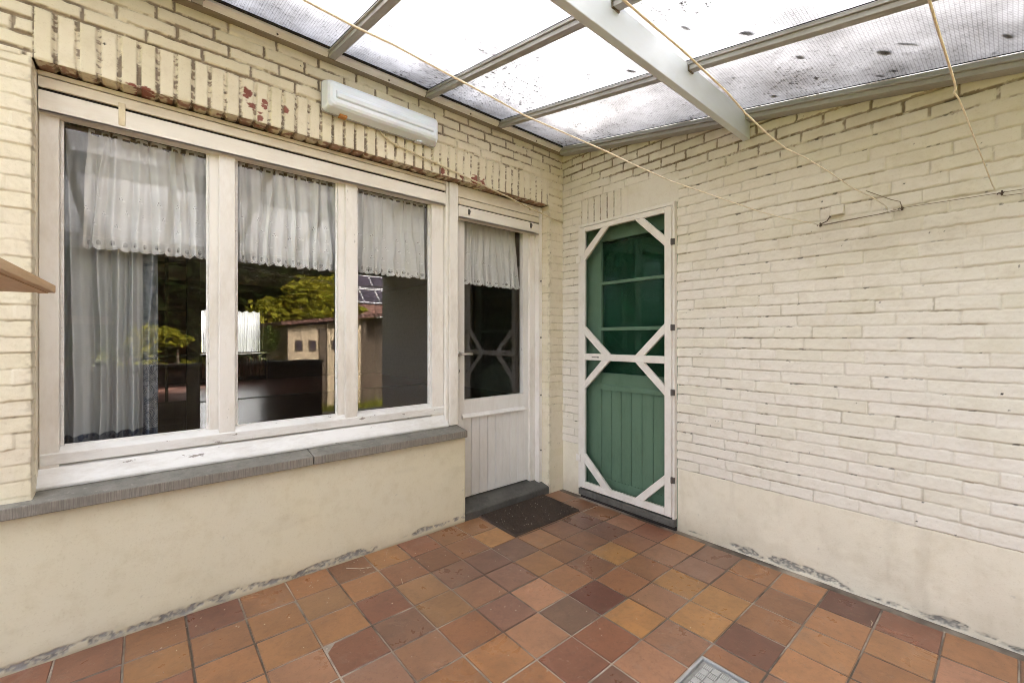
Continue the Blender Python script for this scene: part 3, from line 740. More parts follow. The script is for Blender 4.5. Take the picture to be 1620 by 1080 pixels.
for z in (1.836,1.292,.881,.325):
    m = MB(); m.box(-.003,.012, -.793,-.768, z-.019,z+.019); m.tube([(-.004,-.7755,z-.021),(-.004,-.7755,z+.021)], .0045, 8); m.build('hinge', M['metal_d'], sd, .0015)
for z in (1.830,.312):
    m = MB(); m.box(-.010,.010, -.030,.0125, z-.030,z+.022); m.build('latch_block', M['screen_w'], sd, .004)
m = MB(); m.box(-.0012,.0015, -.20,-.135, 1.0815,1.0865); m.tube([(-.0015,-.193,1.084),(.001,-.193,1.084)], .006, 8); m.build('latch_slot', M['metal_d'], sd)

# ================================================================== PATIO FLOOR
PAL = dict(O=(.345,.165,.072), Y=(.37,.185,.066), A=(.285,.135,.058), B=(.21,.096,.050), C=(.245,.113,.055), D=(.115,.042,.032), E=(.145,.062,.042), F=(.18,.082,.048),
           V=(.235,.125,.085), W=(.19,.100,.070), X=(.145,.076,.054), P=(.345,.175,.100), Q=(.265,.135,.080), R=(.225,.092,.053), S=(.18,.076,.047), G=(.155,.095,.068), T=(.26,.145,.07))
PAT = {1:'BBBPROVAODROB', 2:'BCEEBQVABOOPA', 3:'CBFBYCYYAOAOB', 4:'BAABFCQYEOAOR', 5:'AYXACDYQCQBOA', 6:'CBXVPGRPSAOBQ', 7:'RFWQVPSXAOQRA', 8:'ABTTCOAORAOBC',
       9:'BASWQAOBRAOCB', 10:'ATOSVARBOACQR', 11:'CAAPARBOCSAOB', 12:'ECAORBASCOBRA', 13:'CAROBSAOCBRAO', 14:'FRABOCASRBOAC', 15:'RCBAOSRBACORB'}
def floor():
    V = []; Fc = []; CC = []; MI = []; RN = []
    def quadset(x0, x1, y0, y1, col):
        i = .0024; e = .0032; z = (rng.random()-.5)*.0016; a = (rng.random()-.5)*.0022; c = (rng.random()-.5)*.0022
        j = lambda: (rng.random()-.5)*.0016
        pts = [(x0+i+j(),y0+i+j()),(x1-i+j(),y0+i+j()),(x1-i+j(),y1-i+j()),(x0+i+j(),y1-i+j())]; mx, my = (x0+x1)/2, (y0+y1)/2
        b = len(V)
        def zz(p): return z + a*(p[0]-mx)/.1 + c*(p[1]-my)/.1
        for p in pts: V.append((p[0], p[1], -.012))
        for p in pts: V.append((p[0], p[1], zz(p)-.0022))
        for p in pts:
            q = (p[0]+(e if p[0] < mx else -e), p[1]+(e if p[1] < my else -e)); V.append((q[0], q[1], zz(q)))
        for k in range(4):
            n = (k+1) % 4
            Fc.append((b+k, b+n, b+4+n, b+4+k)); Fc.append((b+4+k, b+4+n, b+8+n, b+8+k)); CC.extend([tuple(q*.62 for q in col)]*2); MI.extend([0, 0])
        Fc.append((b+8, b+9, b+10, b+11)); CC.append(col); MI.append(0); RN.extend([rng.random()]*9)
    keys = list('OABBCCFRSVWPQATY')
    for k in range(1, 36):
        for i in range(0, 23):
            x0, x1 = -.2*k, -.2*(k-1); y1, y0 = -.2*(i-1), -.2*i
            if i == 0: y1 = .207
            if i >= 8 and i <= 10:
                if k == 5: x0 = -.899
                elif k in (6, 7): continue
                elif k == 8: x1 = -1.411
            ch = PAT[k][i] if k in PAT and i < len(PAT[k]) else rng.choice(keys)
            c = PAL[ch]; f = .9+.2*rng.random(); c = tuple(1.24*(.82*q+.18*w) for q, w in zip(c, (.23,.130,.070)))
            quadset(x0, x1, y0, y1, (c[0]*f, c[1]*f*(.97+.06*rng.random()), c[2]*f))
    for X0, X1, YA, YB in ((-7,-1.40,-4.6,.21), (-.912,.05,-4.6,.21), (-1.40,-.912,-4.6,-1.99), (-1.40,-.912,-1.411,.21)):
        b = len(V); V.extend([(X0,YA,-.0022),(X1,YA,-.0022),(X1,YB,-.0022),(X0,YB,-.0022)]); Fc.append((b,b+1,b+2,b+3)); CC.append((.3,.3,.3)); MI.append(1); RN.append(0.)
    me = bpy.data.meshes.new('patio_floor'); me.from_pydata(V, [], Fc); me.materials.append(M['tile']); me.materials.append(M['grout'])
    me.polygons.foreach_set('material_index', MI)
    a = me.attributes.new('tint', 'FLOAT_COLOR', 'FACE'); a.data.foreach_set('color', [q for c in CC for q in (*c, 1.)])
    a = me.attributes.new('rnd', 'FLOAT', 'FACE'); a.data.foreach_set('value', RN)
    me.update()
    return tag(link('patio_floor', me), 'brown and orange quarry tile patio floor', None, None, 'structure')
floor()
m = MB(); m.box(-7, 3.6, -4.6, .19, -.45, -.013); tag(m.build('patio_base', M['concrete']), 'concrete base under the patio tiles', None, None, 'structure')

# manhole cover
mh = thing('manhole_cover', (-1.15, -1.65, 0), 'steel checker plate cover in a metal frame set into the tiles', 'manhole cover')
x0, x1, y0, y1 = -1.408, -.905, -2.0, -1.404
m = MB(); fw = .009
m.box(x0, x1, y1-fw, y1, -.012, .003); m.box(x0, x1, y0, y0+fw, -.012, .003); m.box(x0, x0+fw, y0+fw, y1-fw, -.012, .0028); m.box(x1-fw, x1, y0+fw, y1-fw, -.012, .0028)
m.build('frame', M['alu'], mh, .001)
M['plate'] = NT(mat('checker_plate')); tt = M['plate']; M['plate'] = tt.out(tt.bsdf(tt.mix(tt.ramp(tt.noise(30, 5, .7), .4, .7), (.36,.355,.34), (.24,.235,.22)), .42, None, .5, .35))
m = MB(); m.box(x0+.004, x1-.004, y0+.004, y1-.004, -.0125, -.0115); m.build('pit', M['dark'], mh)
m = MB(); m.box(x0+.010, x1-.014, y0+.012, y1-.012, -.0115, -.0035); m.build('plate', M['plate'], mh)
m = MB(); c = .031
nx = int((x1-x0-.03)/c); ny = int((y1-y0-.026)/c)
for i in range(nx):
    for j in range(ny):
        cx = x0+.016+c*(i+.5); cy = y0+.014+c*(j+.5)
        for k in range(5):
            o = (k-2)*.0058
            A = ((cx-.0135, cy+o), (cx+.0135, cy+o)) if (i+j) % 2 else ((cx+o, cy-.0135), (cx+o, cy+.0135))
            (ax, ay), (bx, by) = A; w = .0013
            if (i+j) % 2: pl = [(ax,ay),(ax+.004,ay-w),(bx-.004,by-w),(bx,by),(bx-.004,by+w),(ax+.004,ay+w)]
            else: pl = [(ax,ay),(ax+w,ay+.004),(bx+w,by-.004),(bx,by),(bx-w,by-.004),(ax-w,ay+.004)]
            m.prism(pl, 'z', -.0036, -.0008)
M['tread'] = paint('worn_tread', (.60,.59,.57), (.40,.38,.35), .5, .35, 40)
m.build('tread_pattern', M['tread'], mh)

# doormat
def doormat():
    cs = [(-.790,.196),(-.806,-.190),(-.197,-.186),(-.181,.196)]
    n = 150; k = 100
    u, v = np.meshgrid(np.linspace(0, 1, n), np.linspace(0, 1, k))
    P = [np.array(c) for c in cs]
    xy = ((1-u)*(1-v))[..., None]*P[1] + (u*(1-v))[..., None]*P[2] + (u*v)[..., None]*P[3] + ((1-u)*v)[..., None]*P[0]
    e = np.minimum(np.minimum(u, 1-u)*.6, np.minimum(v, 1-v)*.385)
    h = .010 + .004*(fbm(xy[...,0]*90, xy[...,1]*90, 5, 3)-.5)*2*sm(.012, .02, e) + .003*(1-sm(.008, .016, e))
    h = np.where(e < 1e-6, .0, h); h = np.where(e < .004, h*sm(-.001, .004, e), h)
    pos = np.concatenate([xy, h[..., None]], -1); nr = np.zeros_like(pos)
    return tag(np_mesh('doormat', [field(None, None, pos, nr, h*0, {}, np.ones((k-1, n-1), bool))], M['mat']), 'dark brown coir doormat lying before the white back door', 'doormat')
doormat()

# litter: crumbs, flakes and straws on the floor
m = MB()
def flake_at(x, y, r, z=.002):
    q = rng.random()*6.28; n = 5
    pl = [(x+r*(.5+rng.random()*.6)*math.cos(q+i*6.28/n), y+r*(.4+rng.random()*.5)*math.sin(q+i*6.28/n)) for i in range(n)]
    m.prism(pl, 'z', z, z+.0015)
for i in range(175):
    if i >= 130: x = -.78+.57*rng.random(); y = -.16+.33*rng.random()
    elif i < 80: x = -2.6+2.2*rng.random(); y = .17-.35*rng.random()**1.5
    else: x = -2.2+2.1*rng.random(); y = -.2-1.2*rng.random()
    inm = -.8 < x < -.19 and -.18 < y < .19
    if y > .03 and -.91 < x < -.79: continue
    flake_at(x, y, .0018+.0025*rng.random(), .013 if inm else .001)
for p, q, w in (((548,898),(570,899),(588,896)), ((635,915),(636,919),(637,922)), ((1378,981),(1380,984),(1379,989))):
    m.tube([on_z(*a, .003) for a in (p, q, w)], .0016, 5)
tag(m.build('floor_litter', M['crumb']), 'pale crumbs and bits of straw scattered over the tiles', None, None, 'stuff')

# ================================================================== PATIO ROOF
roof = thing('patio_roof', (-1.7, -1.2, 2.4), 'lean-to patio roof of dirty patterned glass on grey rafters', 'patio roof')
Y0, Y1 = .150, -2.75
def slope_box(x0, x1, ya, yb, d0, d1):
    """box whose top and bottom follow the roof slope, d = height above the rafter underside"""
    return [(ya, roof_z(ya)+d0), (yb, roof_z(yb)+d0), (yb, roof_z(yb)+d1), (ya, roof_z(ya)+d1)], x0, x1
rx = [-2.935, -2.362, -1.788, -1.215, -.648]
for x in rx + [-3.51]:
    m = MB()
    for w, d0, d1 in ((.0185, 0, .020), (.0275, .020, .027), (.0150, .027, .042)):
        pl, a, c = slope_box(x-w, x+w, Y0, Y1, d0, d1); m.prism(pl, 'x', a, c)
    m.build('rafter', M['alu'], roof, .0015)
m = MB()
for w0, w1, d0, d1 in ((-.030, .034, -.012, .010), (-.045, .034, .010, .018), (-.026, .034, .018, .042)):
    pl, a, c = slope_box(w0, w1, .16, Y1, d0, d1); m.prism(pl, 'x', a, c)
m.build('edge_rafter', M['alu'], roof, .0015)
xs = [-3.51] + rx + [-.02]
for a, c in zip(xs[:-1], xs[1:]):
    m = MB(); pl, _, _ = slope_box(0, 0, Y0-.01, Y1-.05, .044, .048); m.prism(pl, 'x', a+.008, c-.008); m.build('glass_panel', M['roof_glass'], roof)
    m = MB()
    for w in (a+.0155, c-.0195):
        pl, _, _ = slope_box(0, 0, Y0, Y1, .0415, .0435); m.prism(pl, 'x', w, w+.004)
    m.build('sealing_strip', M['gasket'], roof)
# wall flashing, in three steps
m = MB(); m.box(-3.7, .035, .160,.204, 2.694,2.742); m.build('wall_flashing', M['alu_b'], roof, .002)
for a, c in zip(xs[:-1], xs[1:]):
    m = MB(); m.prism([(.160,2.698),(.132,2.716),(.132,2.738),(.160,2.738)], 'x', a+.020, c-.020); o = m.build('cover_strip', M['alu_w'], roof, .0015)
    m = MB(); xm = a+.55*(c-a); m.tube([(xm,.1475,2.7045),(xm,.1435,2.7015)], .0045, 8); m.build('screw', M['metal_d'], o)
    m = MB(); m.box(a+.018, c-.018, .116,.1325, 2.727,2.7365); m.build('seal', M['gasket'], o)
# cross beam with packers
m = MB(); m.box(-3.62, .036, -1.226,-1.190, 2.337,2.472); m.build('cross_beam', M['beam'], roof, .003)
for x in rx:
    m = MB(); m.box(x-.023, x+.023, -1.232,-1.180, 2.436,2.458); m.build('packer', M['brownwood'], roof, .002)
m = MB(); m.box(-3.62, .036, Y1-.02, Y1+.05, 2.06,2.15); m.build('front_beam', M['beam'], roof, .003)
m = MB(); m.prism([(Y1-.03,2.21),(Y1-.04,2.10),(Y1-.14,2.10),(Y1-.15,2.21),(Y1-.143,2.21),(Y1-.135,2.108),(Y1-.045,2.108),(Y1-.037,2.21)], 'x', -3.7, .03); m.build('gutter', M['gutter'], roof)
for x in (-3.55,):
    for y in (Y1+.015, -1.208):
        m = MB(); m.box(x-.035, x+.035, y-.035, y+.035, 0, 2.06 if y < -2 else 2.337); m.build('post', M['beam'], roof, .003)

# dead leaves lying on the glass
lv = [(1084,43.5,.030,.010),(1181,52,.034,.014),(999,112,.030,.012),(1266,89.5,.022,.011),(1398,82,.034,.016),(1436,68.5,.044,.006),(1224,151,.020,.014),(1160,122,.010,.006),(1413,111,.016,.011),(1393,119,.024,.006),(1595,55.5,.030,.010),(1572,83,.012,.005),(1085,189,.014,.008),(1105,179,.011,.008),(1229,121,.006,.004)]
WH = ['lying over the beam end', 'long and dark near the upper rafter', 'beside the cross beam', 'small and round in the last bay', 'ragged and largest in the last bay', 'thin stalk in the last bay', 'by the wall edge rafter', 'tiny, close to the beam', 'curled, near the wall edge', 'flat sliver near the wall edge', 'nearest the right edge of the photo', 'tiny speck at the right edge', 'low by the corner bay', 'second in the corner bay', 'smallest speck in the last bay']
LAB = ['oval dark leaf on the roof glass just past the cross beam', 'long oval leaf on the glass above the second rafter', 'short rectangular leaf on the glass left of the cross beam', 'small dark leaf on the last glass bay below the rafter', 'ragged dark leaf in the middle of the last glass bay', 'thin dark stalk on the glass beside the ragged leaf', 'round grey leaf on the glass above the wall edge beside the beam', 'small speck of leaf on the glass right beside the beam', 'curled grey leaf on the glass under the ragged leaf', 'flat sliver of leaf on the glass under the ragged leaf', 'dark leaf on the glass at the far right of the photo', 'small leaf near the wall edge at the far right', 'leaf scrap on the corner glass bay near the wall', 'second leaf scrap on the corner glass bay, nearer the beam', 'tiny leaf speck between the beam and the ragged leaf']
def on_roof(u, v, d):
    r = ray(u, v); z0 = 2.70+d
    k = (z0+RSL*(CAM[1]-.18)-CAM[2])/(r[2]-RSL*r[1])
    return [CAM[i]+k*r[i] for i in range(3)]
for (u, v, L, w), lab in zip(lv, LAB):
    p = on_roof(u, v, .049); ang = R(8)+rng.uniform(-.25, .25) if L > .02 else rng.uniform(-.6, .6)
    ang += R(-38)
    m = MB(); n = 10; top = []; pts = []
    for i in range(n):
        q = 6.283*i/n; rr = (.8+.35*rng.random())
        a, c = L*math.cos(q)*rr, w*math.sin(q)*rr
        x, y = a*math.cos(ang)-c*math.sin(ang), a*math.sin(ang)+c*math.cos(ang)
        pts.append((p[0]+x, p[1]+y, p[2]+RSL*y))
    m.add([(a, c, d+.0004) for a, c, d in pts]+[(a, c, d+.003) for a, c, d in pts], [list(range(n))[::-1], list(range(n, 2*n))]+[(i,(i+1)%n,n+(i+1)%n,n+i) for i in range(n)])
    tag(m.build('dead_leaf', M['dead_leaf']), lab, 'leaf', 'dead leaves on the glass roof')

# ================================================================== LAMP AND CABLE
lamp = thing('wall_lamp', (-1.49, .19, 2.49), 'long fluorescent wall lamp with opal plastic cover above the window', 'wall lamp')
lx0, lx1, lz0, lz1 = -1.832, -1.156, 2.418, 2.578
m = MB(); m.box(lx0+.012, lx1-.012, .165,.196, lz0+.012, lz1-.012); m.build('housing', M['gutter'], lamp, .004)
def rounded(x0, x1, z0, z1, r, n=5):
    out = []
    for cx, cz, a0 in ((x1-r, z1-r, 0), (x0+r, z1-r, 90), (x0+r, z0+r, 180), (x1-r, z0+r, 270)):
        for i in range(n+1):
            q = R(a0+90*i/n); out.append((cx+r*math.cos(q), cz+r*math.sin(q)))
    return out
m = MB(); rings = []
for ins, y, r in ((0,.178,.018),(0,.166,.018),(.0015,.158,.018),(.006,.140,.02),(.012,.120,.022),(.022,.108,.022),(.035,.103,.02)):
    rings.append([(a, y, c) for a, c in rounded(lx0+ins, lx1-ins, lz0+ins, lz1-ins, r)])
n = len(rings[0]); vs = [p for r_ in rings for p in r_]
# belly and shoulder pressed into the cover
fs = [(i*n+j, i*n+(j+1)%n, (i+1)*n+(j+1)%n, (i+1)*n+j) for i in range(len(rings)-1) for j in range(n)]
fs = [f[::-1] for f in fs] + [[(len(rings)-1)*n+j for j in range(n)][::-1]]
m.add(vs, fs); dfo = m.build('diffuser', M['opal'], lamp, .002)
m = MB(); m.prism([(.1025,2.515),(.094,2.508),(.090,2.495),(.094,2.478),(.1025,2.470)], 'x', lx0+.05, lx1-.05); m.build('ridge', M['opal'], dfo, .003)
m = MB(); rg = rounded(lx0-.003, lx1+.003, lz0-.003, lz1+.003, .02); ri = rounded(lx0+.002, lx1-.002, lz0+.002, lz1-.002, .018)
k = len(rg); vs = [(a,.170,c) for a, c in rg]+[(a,.182,c) for a, c in rg]+[(a,.170,c) for a, c in ri]
m.add(vs, [((i+1)%k, i, k+i, k+(i+1)%k) for i in range(k)]+[(i,(i+1)%k,2*k+(i+1)%k,2*k+i) for i in range(k)]); M['rim'] = paint('grey_rim', (.42,.43,.46), (.3,.28,.25), .3, .4)
m.build('rim', M['rim'], lamp, .001)
M['amber'] = paint('amber_clip', (.55,.25,.07), (.3,.12,.04), .4, .5)
m = MB(); m.box(lx0+.085, lx0+.125, .150,.185, lz0-.007, lz0+.004); m.build('clip', M['amber'], lamp, .002)
m = MB(); m.box(lx1-.14, lx1-.10, .150,.185, lz0-.007, lz0+.004); m.build('clip', M['opal'], lamp, .002)
# cable from the lamp to the corner
cp = [(600,203),(603,210),(609,217),(618,224),(628,230),(640,235),(665,247),(690,258),(720,272),(760,291),(800,310),(840,330),(870,344),(886,351)]
pts = [on_y(u, v, .184) for u, v in cp]; pts[-1] = (.03, .186, pts[-1][2])
m = MB(); m.tube(pts, .0052, 8)
for i in (4, 7, 9, 11): m.box(pts[i][0]-.006, pts[i][0]+.006, .177,.200, pts[i][2]-.009, pts[i][2]+.009)
tag(m.build('cable', M['cable'], None, 0, True), 'cream painted cable running from the wall lamp to the corner', 'cable')

# ================================================================== CLOTHES LINES
def rope(px, p0, p1, lab, r0=.0025, r1=.0014, zz=None):
    """straight run from p0 (out over the yard) to p1 (wall hook) with the sag seen in the photo"""
    n = len(px); pts = []
    for i, (u, v) in enumerate(px):
        r = ray(u, v); w0 = Vector((p0[0], p0[1])); w1 = Vector((p1[0], p1[1]))
        d = w1-w0; a = np.array([[r[0], -d.x], [r[1], -d.y]]); bb = np.array([w0.x-CAM[0], w0.y-CAM[1]])
        if zz: k = (zz[0]+(zz[1]-zz[0])*i/(n-1)-CAM[2])/r[2]
        else: k, q = np.linalg.solve(a, bb)
        pts.append((CAM[0]+k*r[0], CAM[1]+k*r[1], CAM[2]+k*r[2]))
    first, second = Vector(pts[0]), Vector(pts[1]); d = (first-second).normalized()
    pts = [tuple(first+d*2.6+Vector((0,0,.10))), tuple(first+d*.9+Vector((0,0,.02)))]+pts
    rs = [r0]*2 + [r0+(r1-r0)*(i/(n-1))**1.6 for i in range(n)]
    m = MB(); m.tube(pts, rs, 7)
    return tag(m.build('clothesline', M['cord'], None, 0, True), lab, 'clothesline', 'clotheslines tied to the right wall')
h1, h2, h3 = (.030,-1.56,1.789), (.030,-1.82,1.795), (.030,-2.140,1.80)
rope([(480,0),(560,42),(620,70),(700,113),(780,155),(830,183),(885,207),(960,240),(1000,259),(1060,286),(1110,303),(1150,317),(1200,334),(1240,345),(1270,350),(1298,356)], (-2.31,-1.30), h1[:2], 'cream clothesline crossing from the top left over the corner to the first hook')
rope([(986,0),(1030,38),(1080,80),(1115,113),(1150,146),(1180,180),(1215,213),(1243,235),(1275,250),(1310,271),(1350,298),(1380,312),(1400,325),(1405,333)], (-1.845,-1.70), h2[:2], 'cream clothesline passing in front of the grey cross beam')
rope([(1470,0),(1483,45),(1500,98),(1510,130),(1512,142),(1509,147),(1516,155),(1526,178),(1540,215),(1556,256),(1567,285),(1575,303)], (-1.40,-2.168), h3[:2], 'kinked cream clothesline hanging at the right side of the photo', zz=(1.87,1.807))
hooks = [((1298,356), 'rusty hook at the low end of the wall wire, below the small block'), ((1427,330), 'rusty hook in the middle of the wall wire'), ((1585,306), 'rusty hook at the right side holding the kinked clothesline')]
HP = []
for (u, v), lab in hooks:
    p = on_x(u, v, .022); HP.append(p)
    m = MB(); m.tube([(.045,p[1],p[2]),(.024,p[1],p[2]),(.016,p[1],p[2]+.008),(.012,p[1],p[2]+.001),(.016,p[1],p[2]-.008),(.023,p[1],p[2]-.006)], .0032, 7)
    m.tube([(.022,p[1]-.006,p[2]+.004),(.014,p[1],p[2]-.003),(.020,p[1]+.008,p[2]+.003),(.015,p[1]+.012,p[2]-.002)], .0026, 6)
    tag(m.build('wall_hook', M['rust'], None, 0, True), lab, 'hook', 'clothesline hooks on the right wall')
def wallpts(px, x): return [on_x(u, v, x) for u, v in px]
m = MB(); m.tube(wallpts([(1300,357),(1340,349),(1380,341),(1425,333)], .022), .0016, 6); m.tube(wallpts([(1300,356),(1345,347),(1390,339),(1427,329),(1500,318),(1583,305),(1640,296)], .020), .0014, 6)
m.tube(wallpts([(1587,310),(1640,303)], .021), .0013, 6)
tag(m.build('wall_wire', M['cord_d'], None, 0, True), 'thin dark wire stretched between the hooks along the right wall', 'wire')
m = MB(); m.tube(wallpts([(1370,302),(1390,309),(1410,316),(1424,319),(1427,328)], .017), .0019, 6)
tag(m.build('loose_wire', M['cord_d'], None, 0, True), 'short loose wire end sticking out above the middle hook', 'wire')
p = on_x(1325, 333, .02)
m = MB(); m.box(.006,.045, p[1]-.026, p[1]+.026, p[2]-.022, p[2]+.022); blk = tag(m.build('wall_block', M['brick_r'], None, .004), 'small cream painted block fixed to the right wall above the first hook', 'block')
q = on_x(1313, 342, .01)
m = MB(); m.tube([(.045,q[1]+.004,q[2]),(.008,q[1],q[2]),(.003,q[1],q[2]-.006),(.010,q[1]+.012,q[2]-.022),(.018,HP[0][1]-.005,HP[0][2]+.004)], .0026, 6); tag(m.build('staple', M['rust'], None, 0, True), 'rusty staple at the lower corner of the small wall block', 'staple')

# wooden shelf by the left edge of the frame
A = on_z(88, 463.6, 1.335); Bp = on_z(0, 425, 1.335); Cc = on_z(0, 461, 1.335)
dx = Vector(Cc[:2])-Vector(A[:2]); dx.normalize(); dy = Vector(Bp[:2])-Vector(A[:2]); dy.normalize()
P1 = Vector(A[:2]); P2 = P1+dy*1.25; P4 = P1+dx*.75; P3 = P4+dy*1.25
sh = thing('wooden_counter', (-3.2,-1.2,0), 'brown wooden board shelf jutting in at the left edge', 'shelf')
m = MB(); m.prism([tuple(P1), tuple(P2), tuple(P3), tuple(P4)], 'z', 1.335, 1.3535); m.build('board', M['wood'], sh, .0015)
lip = [tuple(P1+dx*.012+dy*.012), tuple(P2+dx*.012), tuple(P2+dx*.03), tuple(P1+dx*.03+dy*.012)]
m = MB(); m.prism(lip, 'z', 1.3325, 1.3352); m.build('edge_strip', M['wood'], sh)
for q in (P4+dy*.1-dx*.05, P3-dy*.1-dx*.05):
    m = MB(); m.box(q.x-.02, q.x+.02, q.y-.02, q.y+.02, 0, 1.335); m.build('leg', M['wood'], sh, .002)

# ================================================================== CURTAINS
def curtain(name, x0, x1, zt, zb, y, fullness, amp, seed, folds, label, cat, group, matr, kind, x0t=None, x1t=None, slope=0.):
    """hanging cloth: folds gather at the rail and open towards the hem"""
    L = (x1-x0)*fullness
    nu = int(L/.0028); nv = int((zt-zb)/.0035)
    U, W = np.meshgrid(np.linspace(0, 1, nu), np.linspace(0, 1, nv))     # W: 0 top, 1 hem
    xa = (x0t if x0t is not None else x0)*(1-W)+x0*W; xb = (x1t if x1t is not None else x1)*(1-W)+x1*W
    ph = U*folds + .55*(fbm(U*folds*.6, W*1.2, seed, 3)-.5)*2
    X = xa+(xb-xa)*(U+.012*np.sin(2*math.pi*ph*.5+W*1.5))
    Yv = y + amp*(.45+.55*W)*(np.sin(2*math.pi*ph)+.4*np.sin(4*math.pi*ph+seed)+.5*(fbm(U*folds*1.7, W*2, seed+3)-.5))
    um = U*L; per = .062
    vm = (1-W)*(zt-zb)                                                  # metres above hem
    solid = np.ones_like(U); shade = np.zeros_like(U); keep = np.ones((nv-1, nu-1), bool)
    Z = zt-(zt-zb)*W + slope*(U-.5)*W
    if kind == 'lace':
        c = um/per; f = c-np.floor(c)-.5; cid = np.floor(c)
        edge = .013*(2*np.abs(f))**2.0
        below = vm < edge
        e2 = np.abs(vm-edge-.0045); row = np.abs(((um/.0055) % 1)-.5)
        solid = np.where((e2 < .0017) & (row < .30) & (vm > edge), .15, solid)     # picot holes on the edge
        mo = (f/.20)**2+((vm-.030)/.0125)**2                                       # leaf motif of drawn thread
        gr = ((um/.0062) % 1 > .42) & ((vm/.0062) % 1 > .42)
        solid = np.where((mo < 1) & gr, .12, solid); shade = np.where((mo >= 1) & (mo < 1.7), 1., shade)
        shade = np.where(vm-edge < .009, .8, shade)
        shade = np.where((vm > .050) & (vm < .054), .6, shade)
        for rowi, (h0, step, o) in enumerate(((.105,.115,.0),(.165,.105,.06),(.235,.11,.02))):
            a = (um-o)/step; fa = (a-np.floor(a)-.5)*step + .008*(hsh(a, a*0+rowi, seed)-.5); hb = vm-h0-.018*(hsh(a, a*0+rowi+7, seed)-.5)
            for ox, oz in ((-.0055,.0),(.0055,.0),(.0,.0095)):
                d = np.hypot(fa-ox, hb-oz); solid = np.where(d < .0026, .1, solid); shade = np.where((d >= .0026) & (d < .0055), 1., shade)
            d = np.hypot((fa-.014)/1.8, hb+.006); shade = np.where(d < .0042, 1., shade)
        top = vm > (zt-zb)-.024
        slot = np.abs(((um/.058) % 1)-.5) < .31
        solid = np.where((vm > (zt-zb)-.022) & (vm < (zt-zb)-.011) & slot, .05, solid)
        keep = ~below[:-1, :-1]
    elif kind == 'drape':
        bz = sm(.104, .100, vm); right = sm(.87, .875, U)
        orn = fbm(um*55, vm*55, 9, 3); ring = np.sin(np.hypot((um % .07)-.035, (vm % .11)-.055)*760)
        pat = np.clip(.35+.9*(orn-.45)+.28*ring, 0, 1)
        shade = np.maximum(bz*(.80+.2*sm(.5, .6, orn)), right*(.50+.50*sm(.40, .60, pat)))
        shade = np.maximum(shade, .08*sm(.5, .7, fbm(um*40, vm*3, 4)))
    pos = np.stack([X, Yv, Z], -1)
    o = np_mesh(name, [field(None, None, pos, np.zeros_like(pos), Z*0, dict(solid=solid, shade=shade), keep)], matr)
    return tag(o, label, cat, group)
g1 = 'white lace valances in the window'
curtain('lace_valance', -2.745, -2.300, 2.128, 1.612, .405, 1.6, .024, 3, 6.5, 'widest white lace valance, hanging in the left pane over the long drape', 'curtain', g1, M['lace'], 'lace', x0t=-2.72)
curtain('lace_valance', -2.205, -1.69, 2.128, 1.614, .405, 1.6, .022, 5, 8.5, 'white lace valance with tight folds in the middle window pane', 'curtain', g1, M['lace'], 'lace')
curtain('lace_valance', -1.60, -1.050, 2.128, 1.622, .405, 1.35, .016, 8, 7.5, 'white lace valance in the right window pane beside the door', 'curtain', g1, M['lace'], 'lace', x1t=-1.085)
curtain('lace_valance', -.855, -.232, 2.12, 1.616, .415, 1.6, .016, 12, 9.5, 'white lace valance behind the glass of the back door', 'curtain', 'lace valance of the door', M['lace'], 'lace', x1t=-.28)
curtain('long_drape', -2.87, -2.492, 2.15, .700, .475, 1.75, .036, 21, 6.2, 'long grey blue drape with dark patterned border behind the left pane', 'drape', None, M['drape'], 'drape')
m = MB(); m.box(-2.86,-1.05, .412,.428, 2.112,2.128); tag(m.build('curtain_rail', M['brownwood'], None, .002), 'brown curtain rail along the top of the window', 'curtain rail')
m = MB(); m.box(-.86,-.25, .420,.428, 2.108,2.120); tag(m.build('curtain_rod', M['brownwood'], None, .002), 'short curtain rod at the top of the back door', 'curtain rod')
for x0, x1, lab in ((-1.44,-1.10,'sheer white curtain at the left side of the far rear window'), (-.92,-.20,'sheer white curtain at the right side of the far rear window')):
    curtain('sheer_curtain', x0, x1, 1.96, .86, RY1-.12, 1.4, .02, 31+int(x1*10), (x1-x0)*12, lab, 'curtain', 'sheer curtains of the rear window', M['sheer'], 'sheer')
m = MB(); pl = [(-1.55,2.1),(-1.55,1.93)]
for i in range(9): pl += [(-1.55+.17*i+.085, 1.885),(-1.55+.17*(i+1), 1.93)]
pl += [(-1.55+.17*9, 2.1)]
m.prism(pl, 'y', RY1-.19, RY1-.17); tag(m.build('pelmet', M['brownwood']), 'dark scalloped pelmet over the far rear window', 'pelmet')
rad = thing('radiator', (-.8, RY1-.1, FZ), 'beige panel radiator under the far rear window', 'radiator')
m = MB()
for i in range(22): m.box(-1.45+i*.062, -1.45+i*.062+.056, RY1-.13, RY1-.05, FZ+.1, .76)
m.build('panel', M['radiator'], rad, .008)
m = MB(); m.tube([(-.06,RY1-.09,.7),(-.03,RY1-.09,.7),(-.03,RY1-.09,FZ)], .012, 8); m.build('pipe', M['radiator'], rad)

# ================================================================== GARDEN (seen in the window reflections)
GZ = -.45
m = MB(); n = 48; m.add([(400*math.cos(6.283*i/n), 400*math.sin(6.283*i/n), GZ) for i in range(n)], [list(range(n))]); tag(m.build('garden_ground', M['lawn']), 'rough garden ground', None, None, 'structure')
gw = thing('garden_wall', (-3, -3.7, 0), 'low dark garden wall at the end of the patio', 'wall')
m = MB(); m.box(-7, -.60, -3.75, -3.6, 0, .87); m.build('wall', M['garden_w'], gw)
m = MB(); m.box(-7, -.58, -3.77, -3.585, .87, .915); m.build('coping', M['step'], gw, .006)
